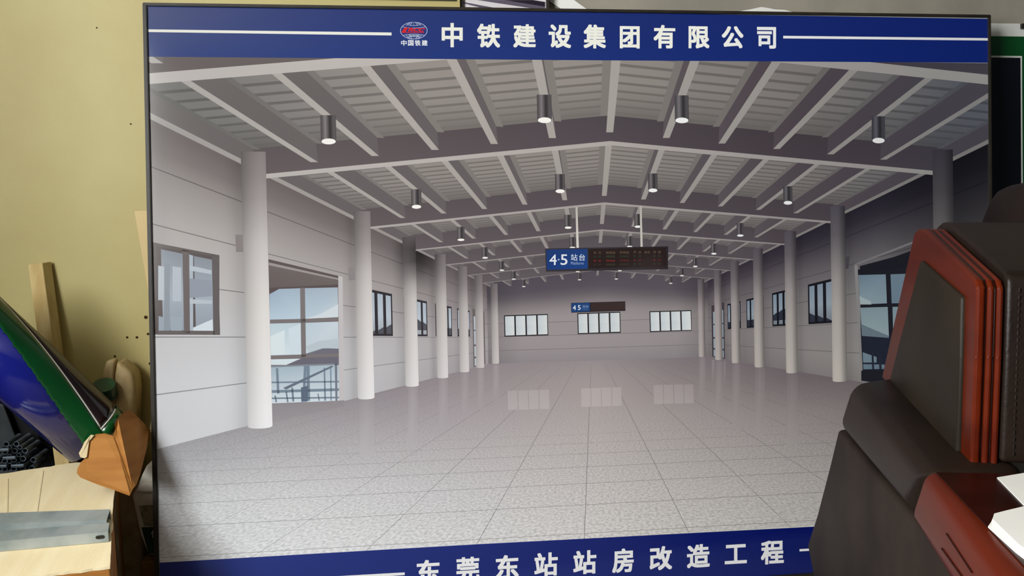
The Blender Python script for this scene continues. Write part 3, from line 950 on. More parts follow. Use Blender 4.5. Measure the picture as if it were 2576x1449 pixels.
# ---- lettering from the built-in font, each sign fitted to its place
def glyph(text, bold=0.0, shear=0.0):
    cu = bpy.data.curves.new('glyph', 'FONT')
    cu.body = text
    cu.offset = bold
    cu.shear = shear
    cu.resolution_u = 3
    ob = bpy.data.objects.new('glyph', cu)
    COL.objects.link(ob)
    bpy.context.view_layer.update()
    dg = bpy.context.evaluated_depsgraph_get()
    me = bpy.data.meshes.new_from_object(ob.evaluated_get(dg))
    v = [(p.co.x, p.co.y) for p in me.vertices]
    f = [list(p.vertices) for p in me.polygons]
    bpy.data.meshes.remove(me)
    bpy.data.objects.remove(ob)
    bpy.data.curves.remove(cu)
    return v, f


def put(name, text, q, col, layer, bold=0.0, shear=0.0, parent_bucket=False):
    """q: photo corners tl,tr,br,bl of the glyph's own box"""
    v, f = glyph(text, 0.0, shear)
    if bold > 0:                     # heavy weight: the outline overprinted with small shifts
        n0 = len(v)
        sh = [(a * bold, b_ * bold) for a in (-1, 0, 1) for b_ in (-1, 0, 1)]
        f = [[i + k * n0 for i in p] for k in range(9) for p in f]
        v = [(x + a, y + b_) for a, b_ in sh for x, y in v]
    x0, x1 = min(p[0] for p in v), max(p[0] for p in v); y0, y1 = min(p[1] for p in v), max(p[1] for p in v)
    nv0 = len(v) // (9 if bold > 0 else 1)
    Q = [bl(*p) for p in q]
    if name not in BK:
        BK[name] = dict(v=[], f=[], c=[], h=[], m=INK); ORDER.append(name)
    B = BK[name]; i0 = len(B['v'])
    for (x, y) in v:
        s = (x - x0) / (x1 - x0); t = (y1 - y) / max(1e-6, (y1 - y0))
        u = (Q[0][0] * (1 - s) + Q[1][0] * s) * (1 - t) + (Q[3][0] * (1 - s) + Q[2][0] * s) * t
        w = (Q[0][1] * (1 - s) + Q[1][1] * s) * (1 - t) + (Q[3][1] * (1 - s) + Q[2][1] * s) * t
        B['v'].append((u, -w, 0.0003 + layer * 0.000003 + (len(B['v']) - i0) // nv0 * 0.0000008)); B['c'].append(ink(col, u, w)); B['h'].append((0, 0, 0))
    B['f'] += [[i0 + i for i in p] for p in f]


def bx(x0, y0, x1, y1, sl=0.0):
    """photo box with a slope (px per px) along x"""
    d = (x1 - x0) * sl
    return [(x0, y0 - d / 2), (x1, y0 + d / 2), (x1, y1 + d / 2), (x0, y1 - d / 2)]


WH = (236, 236, 226)
NAVY_T, NAVY_B = (30, 52, 116), (4, 24, 104)
TB_L = SL + 8
add('header_band', [(-1.203, -0.8150), (1.203, -0.8150), (1.203, -0.6845), (0.012, -0.6805), (-1.204, -0.6785)], [(38, 58, 118), (9, 26, 90), (9, 28, 94), (28, 48, 112), (38, 62, 126)], TB_L, full=True)  # paler left colours carry part of the laminate's reflection wash
add('footer_band', [(-1.204, 0.6700), (-0.35, 0.6698), (0.6285, 0.6750), (1.203, 0.678), (1.203, 0.8165), (-1.203, 0.8165)], [(40, 56, 128), (10, 34, 124), (0, 14, 82), (0, 10, 70), (0, 10, 66), (40, 54, 120)], TB_L, full=True)  # left end paler: wash of the glossy reflection put into the ink
addpx('white_rule', [(366, 73.9), (985, 82), (985, 89.4), (366, 80.6)], WH, TB_L + 1, full=True)
addpx('white_rule.001', [(1970, 90.2), (2490, 96.1), (2490, 102.3), (1970, 96.8)], WH, TB_L + 1, full=True)
addpx('white_rule.002', [(398, 1474.5), (1018, 1439.6), (1018, 1446.6), (398, 1482)], WH, TB_L + 1, full=True)
addpx('white_rule.003', [(2011, 1381.2), (2495, 1352), (2495, 1358.2), (2011, 1387)], WH, TB_L + 1, full=True)
hdr = [('中', 1111, 58, 1164, 119), ('铁', 1200, 60, 1258, 120), ('建', 1291, 61, 1348, 120), ('设', 1380, 62, 1436.5, 121), ('集', 1468, 62, 1524, 122),
       ('团', 1559, 66, 1609, 122), ('有', 1644, 63, 1698.5, 122), ('限', 1732, 66, 1784.5, 122), ('公', 1815.5, 66, 1870, 121.5), ('司', 1904, 68, 1952, 122.5)]
ftr = [('东', 1048, 1408, 1107, 1468), ('莞', 1147, 1401, 1206, 1461), ('东', 1247, 1396, 1305, 1456), ('站', 1344, 1390, 1403, 1449), ('站', 1442, 1384.5, 1500, 1444),
       ('房', 1540, 1379.7, 1594, 1440), ('改', 1634, 1374, 1690.5, 1434), ('造', 1728, 1369, 1785.5, 1428), ('工', 1823, 1369.5, 1878.5, 1418), ('程', 1914, 1359.5, 1971.5, 1419)]
BOLD = 0.029
nl = 0
for row, sl, base in ((hdr, 0.012, TB_L + 1), (ftr, -0.058, TB_L + 1)):
    for ch, x0, y0, x1, y1 in row:
        put('title_character.%03d' % nl, ch, bx(x0, y0, x1, y1, sl), WH, base, BOLD)
        nl += 1

# emblem: white wire globe, red italic letters, four small characters
EX, EY, ERX, ERY = 1041.0, 77.3, 33.6, 21.2


def band(name, fn, w, col, layer, n=24):
    for i in range(n):
        a, b_ = fn(i / n), fn((i + 1) / n)
        dx, dy = b_[0] - a[0], b_[1] - a[1]
        l = math.hypot(dx, dy) or 1
        nx, ny = -dy / l * w / 2, dx / l * w / 2
        addpx(name, [(a[0] + nx, a[1] + ny), (b_[0] + nx, b_[1] + ny), (b_[0] - nx, b_[1] - ny), (a[0] - nx, a[1] - ny)], col, layer, full=True)


WIRE = (176, 188, 220)
EL = TB_L + 1
band('emblem_globe', lambda t: (EX + ERX * math.cos(2 * math.pi * t), EY + ERY * math.sin(2 * math.pi * t)), 1.5, WIRE, EL, 48)
for kx in (0.0, 0.36, 0.68):
    for sg in (1, -1):
        for (t0, t1) in ((0.0, 0.30), (0.66, 1.0)):
            band('emblem_globe', lambda t: (EX + sg * ERX * kx * math.sin(math.pi * (t0 + (t1 - t0) * t)), EY - ERY * math.cos(math.pi * (t0 + (t1 - t0) * t))), 1.3, WIRE, EL, 10)
for yy, hw, cv in ((-0.72, 0.52, 2.4), (-0.45, 0.86, 3.0), (0.56, 0.80, -3.0), (0.80, 0.50, -2.6)):
    band('emblem_globe', lambda t: (EX + ERX * hw * (2 * t - 1), EY + ERY * yy + cv * (1 - (2 * t - 1) ** 2)), 1.2, WIRE, EL, 14)
ez = lambda pts: [(990 + x * 0.0699, 40 + y * 0.0699) for x, y in pts]
RED = (206, 30, 40)
addpx('emblem_letters', ez([(285, 585), (395, 425), (545, 416), (505, 458), (470, 505), (452, 572), (450, 606), (310, 614)]), RED, EL + 2, full=True)
addpx('emblem_letters', ez([(440, 592), (1112, 590), (1098, 616), (440, 614)]), RED, EL + 2, full=True)
put('emblem_letters', 'RCC', ez([(520, 424), (1150, 446), (1110, 575), (520, 572)]), RED, EL + 2, 0.05, 0.25)
put('emblem_globe', '中铁建设集团', ez([(540, 690), (930, 690), (930, 745), (540, 745)]), (200, 208, 222), EL + 2, 0.012)
for ch, x0, x1 in (('中', 1009, 1023), ('国', 1026.4, 1040.5), ('铁', 1043.5, 1058), ('建', 1061, 1075.5)):
    put('emblem_caption', ch, bx(x0, 101, x1, 115.3, 0.012), (228, 232, 238), EL, 0.022)

# platform sign lettering
SG = SL + 3
PW = (222, 226, 232)
put('printed_sign', '4', bx(1382, 640, 1400.5, 666.5), PW, SG, 0.006)
put('printed_sign', '5', bx(1410, 640, 1427.5, 666.5), PW, SG, 0.006)
addpx('printed_sign', [(1405.3 + 1.8 * math.cos(a * math.pi / 5), 653 + 1.8 * math.sin(a * math.pi / 5)) for a in range(10)], PW, SG)
put('printed_sign', '站', bx(1436, 639, 1452.5, 655.8), (205, 214, 226), SG, 0.008)
put('printed_sign', '台', bx(1456.7, 639, 1471.6, 655.8), (205, 214, 226), SG, 0.008)
put('printed_sign', 'Platform', bx(1436, 658.6, 1468, 665.6), (150, 172, 200), SG, 0.0)
LED = [('车', 1493, 1500), ('次', 1505, 1512), ('始发站', 1524.5, 1547.5), ('终到站', 1559, 1582.5), ('开', 1593.5, 1600), ('点', 1605.5, 1613), ('站台', 1620.5, 1635), ('状', 1643.5, 1650), ('态', 1655, 1662.5)]
for tx, a, b_ in LED:
    put('printed_sign', tx, bx(a, 632.6 - (a - 1493) * .012, b_, 639 - (a - 1493) * .012), (112, 92, 72), SG)
for ri, (yy, c) in enumerate(((643.5, (56, 72, 50)), (654, (122, 44, 40)), (663.5, (62, 62, 52)))):
    for tx, a, b_ in LED:
        n = max(1, round((b_ - a) / 4.6))
        cc = c if (1520 < a < 1550 or (ri == 1 and a < 1515)) else tuple(x * 0.72 + 8 for x in c)
        if 1618 < a < 1640: continue
        for q in range(n):
            xa = a + (b_ - a) * q / n; xb = a + (b_ - a) * (q + 0.72) / n
            ys = yy - (a - 1493) * .012
            addpx('printed_sign', [(xa, ys), (xb, ys), (xb, ys + 1.7), (xa, ys + 1.7)], cc, SG)
            addpx('printed_sign', [(xa + .6, ys + 2.6), (xb + .5, ys + 2.6), (xb + .5, ys + 4.3), (xa + .6, ys + 4.3)], cc, SG)
put('printed_sign.001', '4', bx(1441, 768, 1448.5, 780), PW, SG, 0.01)
put('printed_sign.001', '5', bx(1453.5, 767.6, 1460.5, 779.6), PW, SG, 0.01)
put('printed_sign.001', '站台', bx(1465, 767, 1480.5, 774.5), (140, 160, 190), SG)
put('printed_sign.001', 'Platform', bx(1465, 776, 1479, 779.5), (90, 116, 156), SG)

LABELS = {'printed_ceiling': 'grey corrugated ceiling with purlins', 'printed_floor': 'grey granite tiled floor', 'header_band': 'navy title band along the top',
          'footer_band': 'navy title band along the bottom', 'emblem_letters': 'red italic emblem letters', 'emblem_globe': 'white wire globe emblem'}
for nm in ORDER:
    B = BK[nm]
    o = bmeshobj(nm.split('.')[0], B['v'], B['f'], B['m'], panel, B['c'], B['h'] if B['m'] is INKG else None)
    if nm in LABELS: o['label'] = LABELS[nm]

# ================================================================== THINGS BEHIND THE BOARD
# framed striped print hung on the wall
fp = thing('framed_print', Yp(1270, 24, 0.17), 'small black-framed print with grey and white slanting stripes above the board', 'picture')
fx0, fx1 = Yp(1157, 10, 0.158).x, Yp(1382, 10, 0.158).x
fz0, fz1 = Yp(1270, 60, 0.158).z, Yp(1270, -90, 0.158).z
for lo, hi in (((fx0, 0.158, fz0), (fx0 + 0.009, 0.186, fz1)), ((fx1 - 0.009, 0.158, fz0), (fx1, 0.186, fz1)),
               ((fx0 + 0.009, 0.158, fz1 - 0.009), (fx1 - 0.009, 0.186, fz1)), ((fx0 + 0.009, 0.158, fz0), (fx1 - 0.009, 0.186, fz0 + 0.009))):
    box('frame_rail', lo, hi, M['dark_trim'], fp, 0.001)
fs = box('print_sheet', (fx0 + 0.009, 0.168, fz0 + 0.009), (fx1 - 0.009, 0.184, fz1 - 0.009), mat('striped_print_white', rgb(214, 208, 210), 0.35, 0.4), fp)
stripe_m = mat('striped_print_violet', rgb(92, 84, 100), 0.35, 0.4)
stripe_d = mat('striped_print_dark', rgb(34, 26, 40), 0.35, 0.4)
for poly, m in (([(1165, 5), (1300, 30), (1250, 30), (1165, 8)], stripe_m), ([(1165, 18), (1225, 28), (1210, 30), (1165, 20)], stripe_m),
                ([(1200, 0), (1371, 26), (1371, 17), (1270, 0)], stripe_m), ([(1268, 0), (1371, 17), (1371, 5), (1340, 0)], stripe_d)):
    prism('stripe', [Yp(x, y, 0.1678) for x, y in poly], Vector((0, -0.0004, 0)), m, fs)

# light streak built as a pale sheet, and a curled sheet on the grey wall
o = prism('light_streak', [Yp(x, y, 0.186) for x, y in ((1383, -14), (1383, 4), (1440, 40), (1500, 40), (1425, -14))], Vector((0, 0.003, 0)), M['white_paper'])
tag(o, 'streak of light, built as a pale sheet, slanting across the grey wall beside the small framed print', 'light streak')
o = prism('curled_paper', [Yp(x, y, 0.165) for x, y in ((1838, 33), (1862, 28), (1890, 23), (1915, 17.5), (1932, 20), (1950, 23.5), (1975, 25), (1998, 31), (2005, 34), (2005, 130), (1838, 130))], Vector((0, 0.0015, 0)), M['white_paper'])
tag(o, 'white sheet of paper whose curled top peeks over the board', 'paper')

# green-bordered poster hanging on the wall to the right
PY = 0.176
po = thing('green_bordered_poster', Yp(2520, 58, PY), 'dark poster with green border and thin white line behind the board', 'poster')
pr = lambda x0, y0, x1, y1, y: [Yp(x0, y0, y), Yp(x1, y0 + (x1 - x0) * 0.012, y), Yp(x1 + 6, y1, y), Yp(x0, y1, y)]
sh = prism('sheet', pr(2330, 56.5, 2660, 1100, PY), Vector((0, 0.002, 0)), M['white_print'], po)
prism('green_border', pr(2330, 89, 2660, 1100, PY - 0.0006), Vector((0, 0.0005, 0)), M['green_gloss'], sh)
prism('white_line', pr(2330, 138, 2571, 1100, PY - 0.0012), Vector((0, 0.0005, 0)), M['white_print'], sh)
prism('picture_area', pr(2330, 142.5, 2567, 1100, PY - 0.0018), Vector((0, 0.0005, 0)), mat('dark_navy_print', rgb(14, 18, 30), 0.25, 0.4, rgb(10, 12, 16), 3), sh)
prism('clip', pr(2571, 59, 2590, 72, PY - 0.008), Vector((0, 0.0075, 0)), M['dark_trim'], po)

# thin hardboard sheet leaning behind the left edge of the board
o = prism('hardboard_sheet', [Yp(338, 531, 0.132), Yp(700, 520, 0.132), Vector((Yp(700, 1300, 0.115).x, 0.115, 0.0)), Vector((Yp(500, 1440, 0.115).x, 0.115, 0.0))], Vector((0, 0.005, 0)), M['hardboard'])
tag(o, 'thin pale hardboard sheet leaning half hidden behind the big board', 'hardboard sheet')
o = prism('cardboard_offcut', [Yp(394, 985, 0.092), Yp(375, 1085, 0.09), Yp(398, 1095, 0.09), Vector((Yp(440, 1200, 0.085).x, 0.085, 0.0)), Vector((Yp(560, 1200, 0.085).x, 0.085, 0.0)), Yp(560, 985, 0.092)], Vector((0, 0.006, 0)), M['carton'])
tag(o, 'pale cardboard offcut wedged behind the left edge of the board', 'cardboard')

# white sack with a green base on a brown carton, squeezed beside the board
zc = Yp(385, 1400, 0.0).z
o = box('brown_carton', (Yp(352, 1400, -0.03).x, -0.03, 0.0), (Yp(352, 1400, -0.03).x + 0.30, 0.075, zc), M['kraft_dark'], bevel=0.004)
tag(o, 'low brown carton under the white and green sack', 'carton')
sk = thing('printed_sack', (Yp(380, 1400, 0.03).x, 0.03, zc), 'white sack with olive print and dark green base beside the board', 'sack')
sy = -0.005
prism('sack_body', [Yp(x, y, sy) for x, y in ((373, 1397), (352, 1345), (340, 1290), (331, 1248), (345, 1225), (358, 1192), (369, 1170), (380, 1167), (400, 1163), (450, 1163), (450, 1397))], Vector((0, 0.04, 0)), M['sack'], sk, 0.018, 3, True)
prism('top_fold', [Yp(x, y, sy - 0.012) for x, y in ((338, 1236), (352, 1218), (385, 1212), (450, 1210), (450, 1244), (385, 1240), (350, 1240))], Vector((0, 0.05, 0)), M['sack'], sk, 0.011, 3, True)
prism('olive_print', [Yp(x, y, sy - 0.0012) for x, y in ((349, 1273), (450, 1266), (450, 1324), (362, 1324))], Vector((0, 0.003, 0)), M['sack_print'], sk)
gb = prism('green_base', [Yp(x, y, sy - 0.002) for x, y in ((355, 1327), (450, 1325), (450, 1394), (373, 1394))], Vector((0, 0.03, 0)), M['sack_green'], sk, 0.002)
v, f = glyph('恒', 0.0)
mesh('printed_character', [Yp(379 + p[0] * 24, 1352 - p[1] * 20 - p[0] * 3, sy - 0.0034) for p in v], f, M['white_print'], gb)

# beige jug with a green cap in the corner
JY = 0.055
jg = thing('plastic_jug', (Yp(300, 1075, JY).x, JY + 0.05, 0.0), 'dusty beige plastic jug with dark green screw cap by the wall', 'jug')
jb = Yp(300, 1075, JY)
pj = lambda L, y: [Yp(a, b_, y) for a, b_ in L]
out = pj(((262, 1045), (266, 1008), (284, 992), (286, 945), (291, 908), (314, 924), (333, 945), (338, 985), (335, 1060)), JY)
out += [Vector((out[-1].x, JY, 0.0)), Vector((out[0].x, JY, 0.0))]
prism('body', out, Vector((0, 0.075, 0)), M['jug'], jg, 0.014, 3, True)
prism('handle', pj(((252, 975), (258, 935), (266, 908), (290, 905), (286, 928), (284, 950), (287, 985), (272, 1000), (258, 1000)), JY + 0.01), Vector((0, 0.03, 0)), M['jug'], jg, 0.008, 3, True)
c0 = Yp(265, 992, JY - 0.012); c1 = Yp(261, 968, JY - 0.03)
tube('neck', Yp(268, 1012, JY + 0.005), c0, 0.024, 0.024, M['jug'], jg, 20)
cp = tube('cap', c0, c1, 0.030, 0.028, M['green_cap'], jg, 26)
tube('cap_ring', c0 - (c1 - c0) * 0.12, c0 + (c1 - c0) * 0.10, 0.0315, 0.0315, M['green_cap'], cp, 26)

# timber batten leaning on the wall
bt0 = Yp(70, 666, 0.108); bt1 = Yp(106, 661, 0.108)
bb0 = Yp(137, 1165, 0.055); bb1 = Yp(178, 1160, 0.055)
dirb = (bb0 - bt0).normalized()
tl = (0.0 - bt0.z) / dirb.z
e0 = bt0 + dirb * tl; e1 = bt1 + dirb * ((0.0 - bt1.z) / dirb.z)
dy = Vector((0.010, 0.034, 0.0))
o = hexa('timber_batten', [e0, e1, e1 + dy, e0 + dy, bt0, bt1, bt1 + dy, bt0 + dy], M['timber'], None, 0.002)
tag(o, 'pale rough timber batten leaning against the yellow wall', 'timber batten')

# added black sheet for the corner's shade, grey film and steel pipes in the dark corner
def film(name, pts, m, amp, label, cat, ny=10, nx=14):
    vs, fs = [], []
    a, b_, c, d = pts
    for j in range(ny + 1):
        for i in range(nx + 1):
            s, t_ = i / nx, j / ny
            p = (a * (1 - s) + b_ * s) * (1 - t_) + (d * (1 - s) + c * s) * t_
            p = p + Vector((0, amp * (mnoise.noise(p * 9.0) - 0.2), 0))
            vs.append(p)
    n = len(vs)
    vs += [p + Vector((0, 0.004, 0)) for p in vs]
    W = nx + 1
    for j in range(ny):
        for i in range(nx):
            q = [j * W + i, j * W + i + 1, (j + 1) * W + i + 1, (j + 1) * W + i]
            fs.append(q); fs.append([n + k for k in q[::-1]])
    rim = [i for i in range(W)] + [j * W + nx for j in range(1, ny + 1)] + [ny * W + i for i in range(nx - 1, -1, -1)] + [j * W for j in range(ny - 1, 0, -1)]
    for i in range(len(rim)):
        x, y = rim[i], rim[(i + 1) % len(rim)]
        fs.append([x, n + x, n + y, y])
    o = mesh(name, vs, fs, m, None, True)
    return tag(o, label, cat)


tl_, tr_ = Yp(-160, 880, 0.128), Yp(232, 1080, 0.128)
film('dark_backdrop', [tl_, tr_, Vector((tr_.x, 0.115, 0.0)), Vector((tl_.x, 0.115, 0.0))], M['backdrop_black'], 0.012, 'crumpled black sheet added to darken the corner behind the steel pipes', 'dark backdrop')
ga, gb_, gc = Yp(-60, 985, 0.1), Yp(8, 1020, 0.1), Yp(40, 1104, 0.1)
o = prism('grey_plastic_sheet', [ga, gb_, gc, Vector((gc.x, 0.1, 0.0)), Vector((ga.x, 0.1, 0.0))], Vector((0, 0.008, 0)), M['grey_plastic'], None, 0.002)
tag(o, 'dark grey plastic sheet with a slanting edge behind the pipes', 'plastic sheet')
PYF = 0.015
zlow = Yp(34, 1190, PYF).z - 0.03
o = box('pipe_carton', (Yp(-70, 1190, PYF).x, PYF + 0.004, 0.0), (Yp(120, 1190, PYF).x, 0.095, zlow), M['backdrop_black'], bevel=0.004)
tag(o, 'black plastic crate carrying the bundle of steel pipes', 'crate')
PIPES = [(15.5, 1117.6), (41, 1117), (13, 1137), (36.7, 1134.6), (62.8, 1134), (12, 1160), (34.8, 1157), (57.6, 1154), (12, 1181), (34.8, 1179), (84, 1157), (57, 1177), (80, 1178), (-10, 1139), (-10, 1161), (-10, 1182), (24, 1126), (50, 1126), (24, 1147.5), (47, 1145), (24, 1170), (46, 1168)]
first = None
for i, (x, y) in enumerate(PIPES):
    c = Yp(x, y, PYF - 0.012 * random.random())
    r = 0.0078 if i < 16 else 0.0058
    o = tube('steel_pipe', c, c + Vector((0.0, 0.075, 0.0)), r, r, M['pipe'], None, 14, inner=r * 0.72)
    tag(o, 'thin bluish steel pipe lying in the stacked bundle, open end outwards', 'pipe', 'steel pipes in the dark corner')
for (x, y, w_) in ((10, 1131, 15), (25, 1151, 17), (8, 1172, 12), (46, 1171, 17)):
    a, b_ = Yp(x - w_, y - 3, PYF - 0.02), Yp(x + w_, y + 3, PYF - 0.02)
    o = box('steel_clip', (a.x, PYF - 0.026, b_.z), (b_.x, PYF - 0.016, a.z), M['pipe'], bevel=0.0015)
    tag(o, 'flat bluish steel clip across the ends of the pipe bundle', 'clip', 'flat clips on the pipe bundle')

# ================================================================== ROLLED BANNER
q0 = Yp(242, 1098, -0.05); q1 = Yp(0, 880, -0.14)
axis = (q1 - q0).normalized(); L1 = (q1 - q0).length; LT = L1 * 1.42
RR = 0.085
mid = (q0 + q1) / 2
tov = (CAM - mid).normalized()
V_ = (tov - axis * tov.dot(axis)).normalized()
S_ = axis.cross(V_)
if S_.z < 0: S_ = -S_        # S points to the upper right side
rb = thing('rolled_banner', q0, 'glossy blue banner rolled into a thick tube with green edge strip', 'rolled banner')


def rp(t_, phi, r): return q0 + axis * (LT * t_) + (V_ * math.cos(phi) + S_ * math.sin(phi)) * r


def strip(name, fa, fb, r, m, parent, t0=0.0, t1=1.0, nt=24, nphi=8, thick=0.0014):
    vs, fs = [], []
    for lay in (r, r - thick):
        for i in range(nt + 1):
            t_ = t0 + (t1 - t0) * i / nt
            for j in range(nphi + 1):
                a, b_ = fa(t_), fb(t_)
                vs.append(rp(t_, a + (b_ - a) * j / nphi, lay))
    W = nphi + 1; N = W * (nt + 1)
    for i in range(nt):
        for j in range(nphi):
            q = [i * W + j, i * W + j + 1, (i + 1) * W + j + 1, (i + 1) * W + j]
            fs.append(q); fs.append([N + k for k in q[::-1]])
    rim = list(range(W)) + [i * W + nphi for i in range(1, nt + 1)] + [nt * W + j for j in range(nphi - 1, -1, -1)] + [i * W for i in range(nt - 1, 0, -1)]
    for i in range(len(rim)):
        x, y = rim[i], rim[(i + 1) % len(rim)]
        fs.append([x, N + x, N + y, y])
    return mesh(name, vs, fs, m, parent, True)


D = math.radians
tn = lambda t_: t_ * LT / L1
wl_ = lambda t_: D(8 + 50 * tn(t_))
ed_ = lambda t_: D(-26 + 44 * tn(t_)) + 0.016 * math.sin(t_ * 150) + 0.010 * math.sin(t_ * 61)
# roll core: open tube of several turns
core = tube('rolled_sheet', q0, q0 + axis * LT, RR, RR, M['blue_gloss'], rb, 40, inner=RR - 0.010)
for p in core.data.polygons: p.use_smooth = len(p.vertices) == 4 and p.index < 40
t_end = 0.028 / LT
strip('green_border', ed_, lambda t_: wl_(t_), RR + 0.003, M['green_gloss'], rb, nt=70)
strip('white_line', wl_, lambda t_: wl_(t_) + 0.045, RR + 0.003, M['white_print'], rb, t_end)
strip('white_line', wl_, lambda t_: wl_(t_) + 0.9, RR + 0.0031, M['white_print'], rb, t_end, t_end + 0.004 / LT, 2)
strip('green_border', lambda t_: wl_(t_), lambda t_: D(150), RR + 0.003, M['green_gloss'], rb, 0.0, t_end, 2)
strip('dark_print', lambda t_: wl_(t_) + 0.045, lambda t_: D(150), RR + 0.003, M['dark_gloss'], rb, t_end + 0.004 / LT)

# ================================================================== CARDBOARD BOX, FLAP, STEEL CHANNELS
zb = 0.43
LN = Vector((0.0, -0.24, 1.0)).normalized()       # the lid sags towards its front edge
def Lp(px, py, dz=0.0): return Pl(px, py, Vector((0, 0, zb + dz)), LN)
def lz(p, dz=0.0): return Vector((p.x, p.y, zb + dz + 0.24 * p.y))
c_br, c_fr, c_fl, c_bl = Lp(293, 1148), Lp(276, 1424), Lp(-110, 1475), Lp(-110, 1209)
dn = lambda p, z=0.0: Vector((p.x, p.y, z))
cb = thing('cardboard_box', (dn(c_br) + dn(c_fl)) / 2, 'large battered cardboard box with pale lid carrying two steel channels', 'cardboard box')
hexa('body', [dn(c_fl), dn(c_fr), dn(c_br), dn(c_bl), lz(c_fl, -0.006), lz(c_fr, -0.006), lz(c_br, -0.006), lz(c_bl, -0.006)], M['kraft'], cb, 0.003)
# lid with a slightly ragged edge and creases
n = 26
edge_pts = []
for a, b_ in ((c_fl, c_fr), (c_fr, c_br), (c_br, c_bl), (c_bl, c_fl)):
    for i in range(n):
        p = a.lerp(b_, i / n)
        w_ = 0.004 * (mnoise.noise(p * 30.0)) + 0.003 * mnoise.noise(p * 90.0)
        out_ = (p - (c_fl + c_br) / 2); out_.z = 0; out_.normalize()
        edge_pts.append(p + out_ * w_)
prism('lid', [lz(p, -0.006) for p in edge_pts], Vector((0, 0, 0.006)), M['carton'], cb)
# fold creases on the lid
for x, y, x2, y2 in ((15, 1205, 13, 1292), (104, 1185, 88, 1290)):
    a, b_ = Lp(x, y, 0.0002), Lp(x2, y2, 0.0002)
    prism('crease', [a, a + Vector((0.006, 0, 0)), b_ + Vector((0.006, 0, 0)), b_], Vector((0, 0, 0.0012)), M['carton'], cb, 0.0005)
# torn flap standing up at the right edge: two faces along a crease
fpts = {'cr0': (284, 1097, 2.043), 'cr1': (332, 1232, 2.001)}
left = [(284, 1097, 2.043), (262, 1091, 2.041), (240, 1093, 2.039), (232, 1104, 2.038), (222, 1112, 2.037), (218, 1150, 2.025), (204, 1162, 2.018), (195, 1178, 2.009), (193, 1190, 2.003), (202, 1201, 1.998), (245, 1219, 1.994), (290, 1234, 1.991), (325, 1247, 1.985), (332, 1232, 2.001)]
right = [(284, 1097, 2.043), (290, 1080, 2.052), (288, 1066, 2.049), (294, 1054, 2.058), (303, 1044, 2.071), (316, 1034, 2.089), (327, 1034, 2.104), (345, 1050, 2.129), (376, 1083, 2.172), (372, 1110, 2.167), (362, 1150, 2.121), (350, 1195, 2.051), (340, 1222, 2.014), (332, 1232, 2.001)]
fl_all = left + right[1:-1]
idx = {p: i for i, p in enumerate(fl_all)}
nf = len(fl_all)
fv = [Dp(*p) for p in fl_all]
fv += [p + Vector((0.001, 0.004, 0.0)) for p in fv]
ff = [[idx[p] for p in left], [idx[p] for p in right][::-1]]
ff += [[i + nf for i in q][::-1] for q in ff[:2]]
rim_ = [idx[p] for p in left] + [idx[p] for p in right[1:-1]][::-1]
ff += [[rim_[i], rim_[(i + 1) % nf], rim_[(i + 1) % nf] + nf, rim_[i] + nf] for i in range(nf)]
mesh('torn_flap', fv, ff, M['kraft'], cb)
tp = [(218, 1150, 2.019), (224, 1110, 2.031), (236, 1096, 2.033), (228, 1094, 2.032), (212, 1112, 2.030), (206, 1126, 2.030), (198, 1140, 2.022), (202, 1150, 2.018), (212, 1153, 2.017)]
prism('torn_edge', [Dp(*p) for p in tp], Vector((0, 0.004, 0)), M['torn'], cb)
# strip of glossy tape down the right side of the box
n_side = (c_br - c_fr).cross(Vector((0, 0, 1))).normalized()
if n_side.x < 0: n_side = -n_side
a = c_fr.lerp(c_br, 0.45) + n_side * 0.001; b_ = c_fr.lerp(c_br, 0.72) + n_side * 0.001
prism('clear_tape', [lz(a, -0.008), lz(b_, -0.008), dn(b_, 0.05), dn(a, 0.05)], n_side * 0.0006, M['tape'], cb)
a = c_fr.lerp(c_br, 0.70) ; b_ = c_fr.lerp(c_br, 0.86)
prism('tape_end', [lz(c_fr.lerp(c_br, s_), 0.0004) + Vector((dx, 0, 0)) for s_, dx in ((0.70, 0.002), (0.86, 0.002), (0.87, -0.03), (0.80, -0.036), (0.71, -0.028))], Vector((0, 0, 0.0008)), M['tape'], cb)


def channel(name, b0, b1, f0, f1, z0, h, label, slot=False):
    """inverted U of folded sheet: back edge b0-b1, front edge f0-f1 (room points on z0)"""
    th = 0.0018
    t_ = thing(name, (b0 + f1) / 2, label, 'steel channel')
    up = Vector((0, 0, h)); T = Vector((0, 0, th))
    hexa('web', [b0 + up - T, b1 + up - T, f1 + up - T, f0 + up - T, b0 + up, b1 + up, f1 + up, f0 + up], M['steel'], t_)
    inn = (b0 - f0).normalized() * th
    hexa('flange', [f0, f1, f1 + inn, f0 + inn, f0 + up - T, f1 + up - T, f1 + inn + up - T, f0 + inn + up - T], M['steel'], t_)
    hexa('flange', [b0 - inn, b1 - inn, b1, b0, b0 - inn + up - T, b1 - inn + up - T, b1 + up - T, b0 + up - T], M['steel'], t_)
    if slot:
        d = (f1 - f0).normalized()
        c = f1 - d * 0.018 + up * 0.55 - inn * 0.25
        k = [c + d * (0.006 * math.cos(q * math.pi / 8) + (0.004 if math.cos(q * math.pi / 8) > 0 else -0.004)) + Vector((0, 0, 0.0045 * math.sin(q * math.pi / 8))) for q in range(16)]
        prism('slot', k, -inn * 0.2, M['dark_trim'], t_)
    return t_


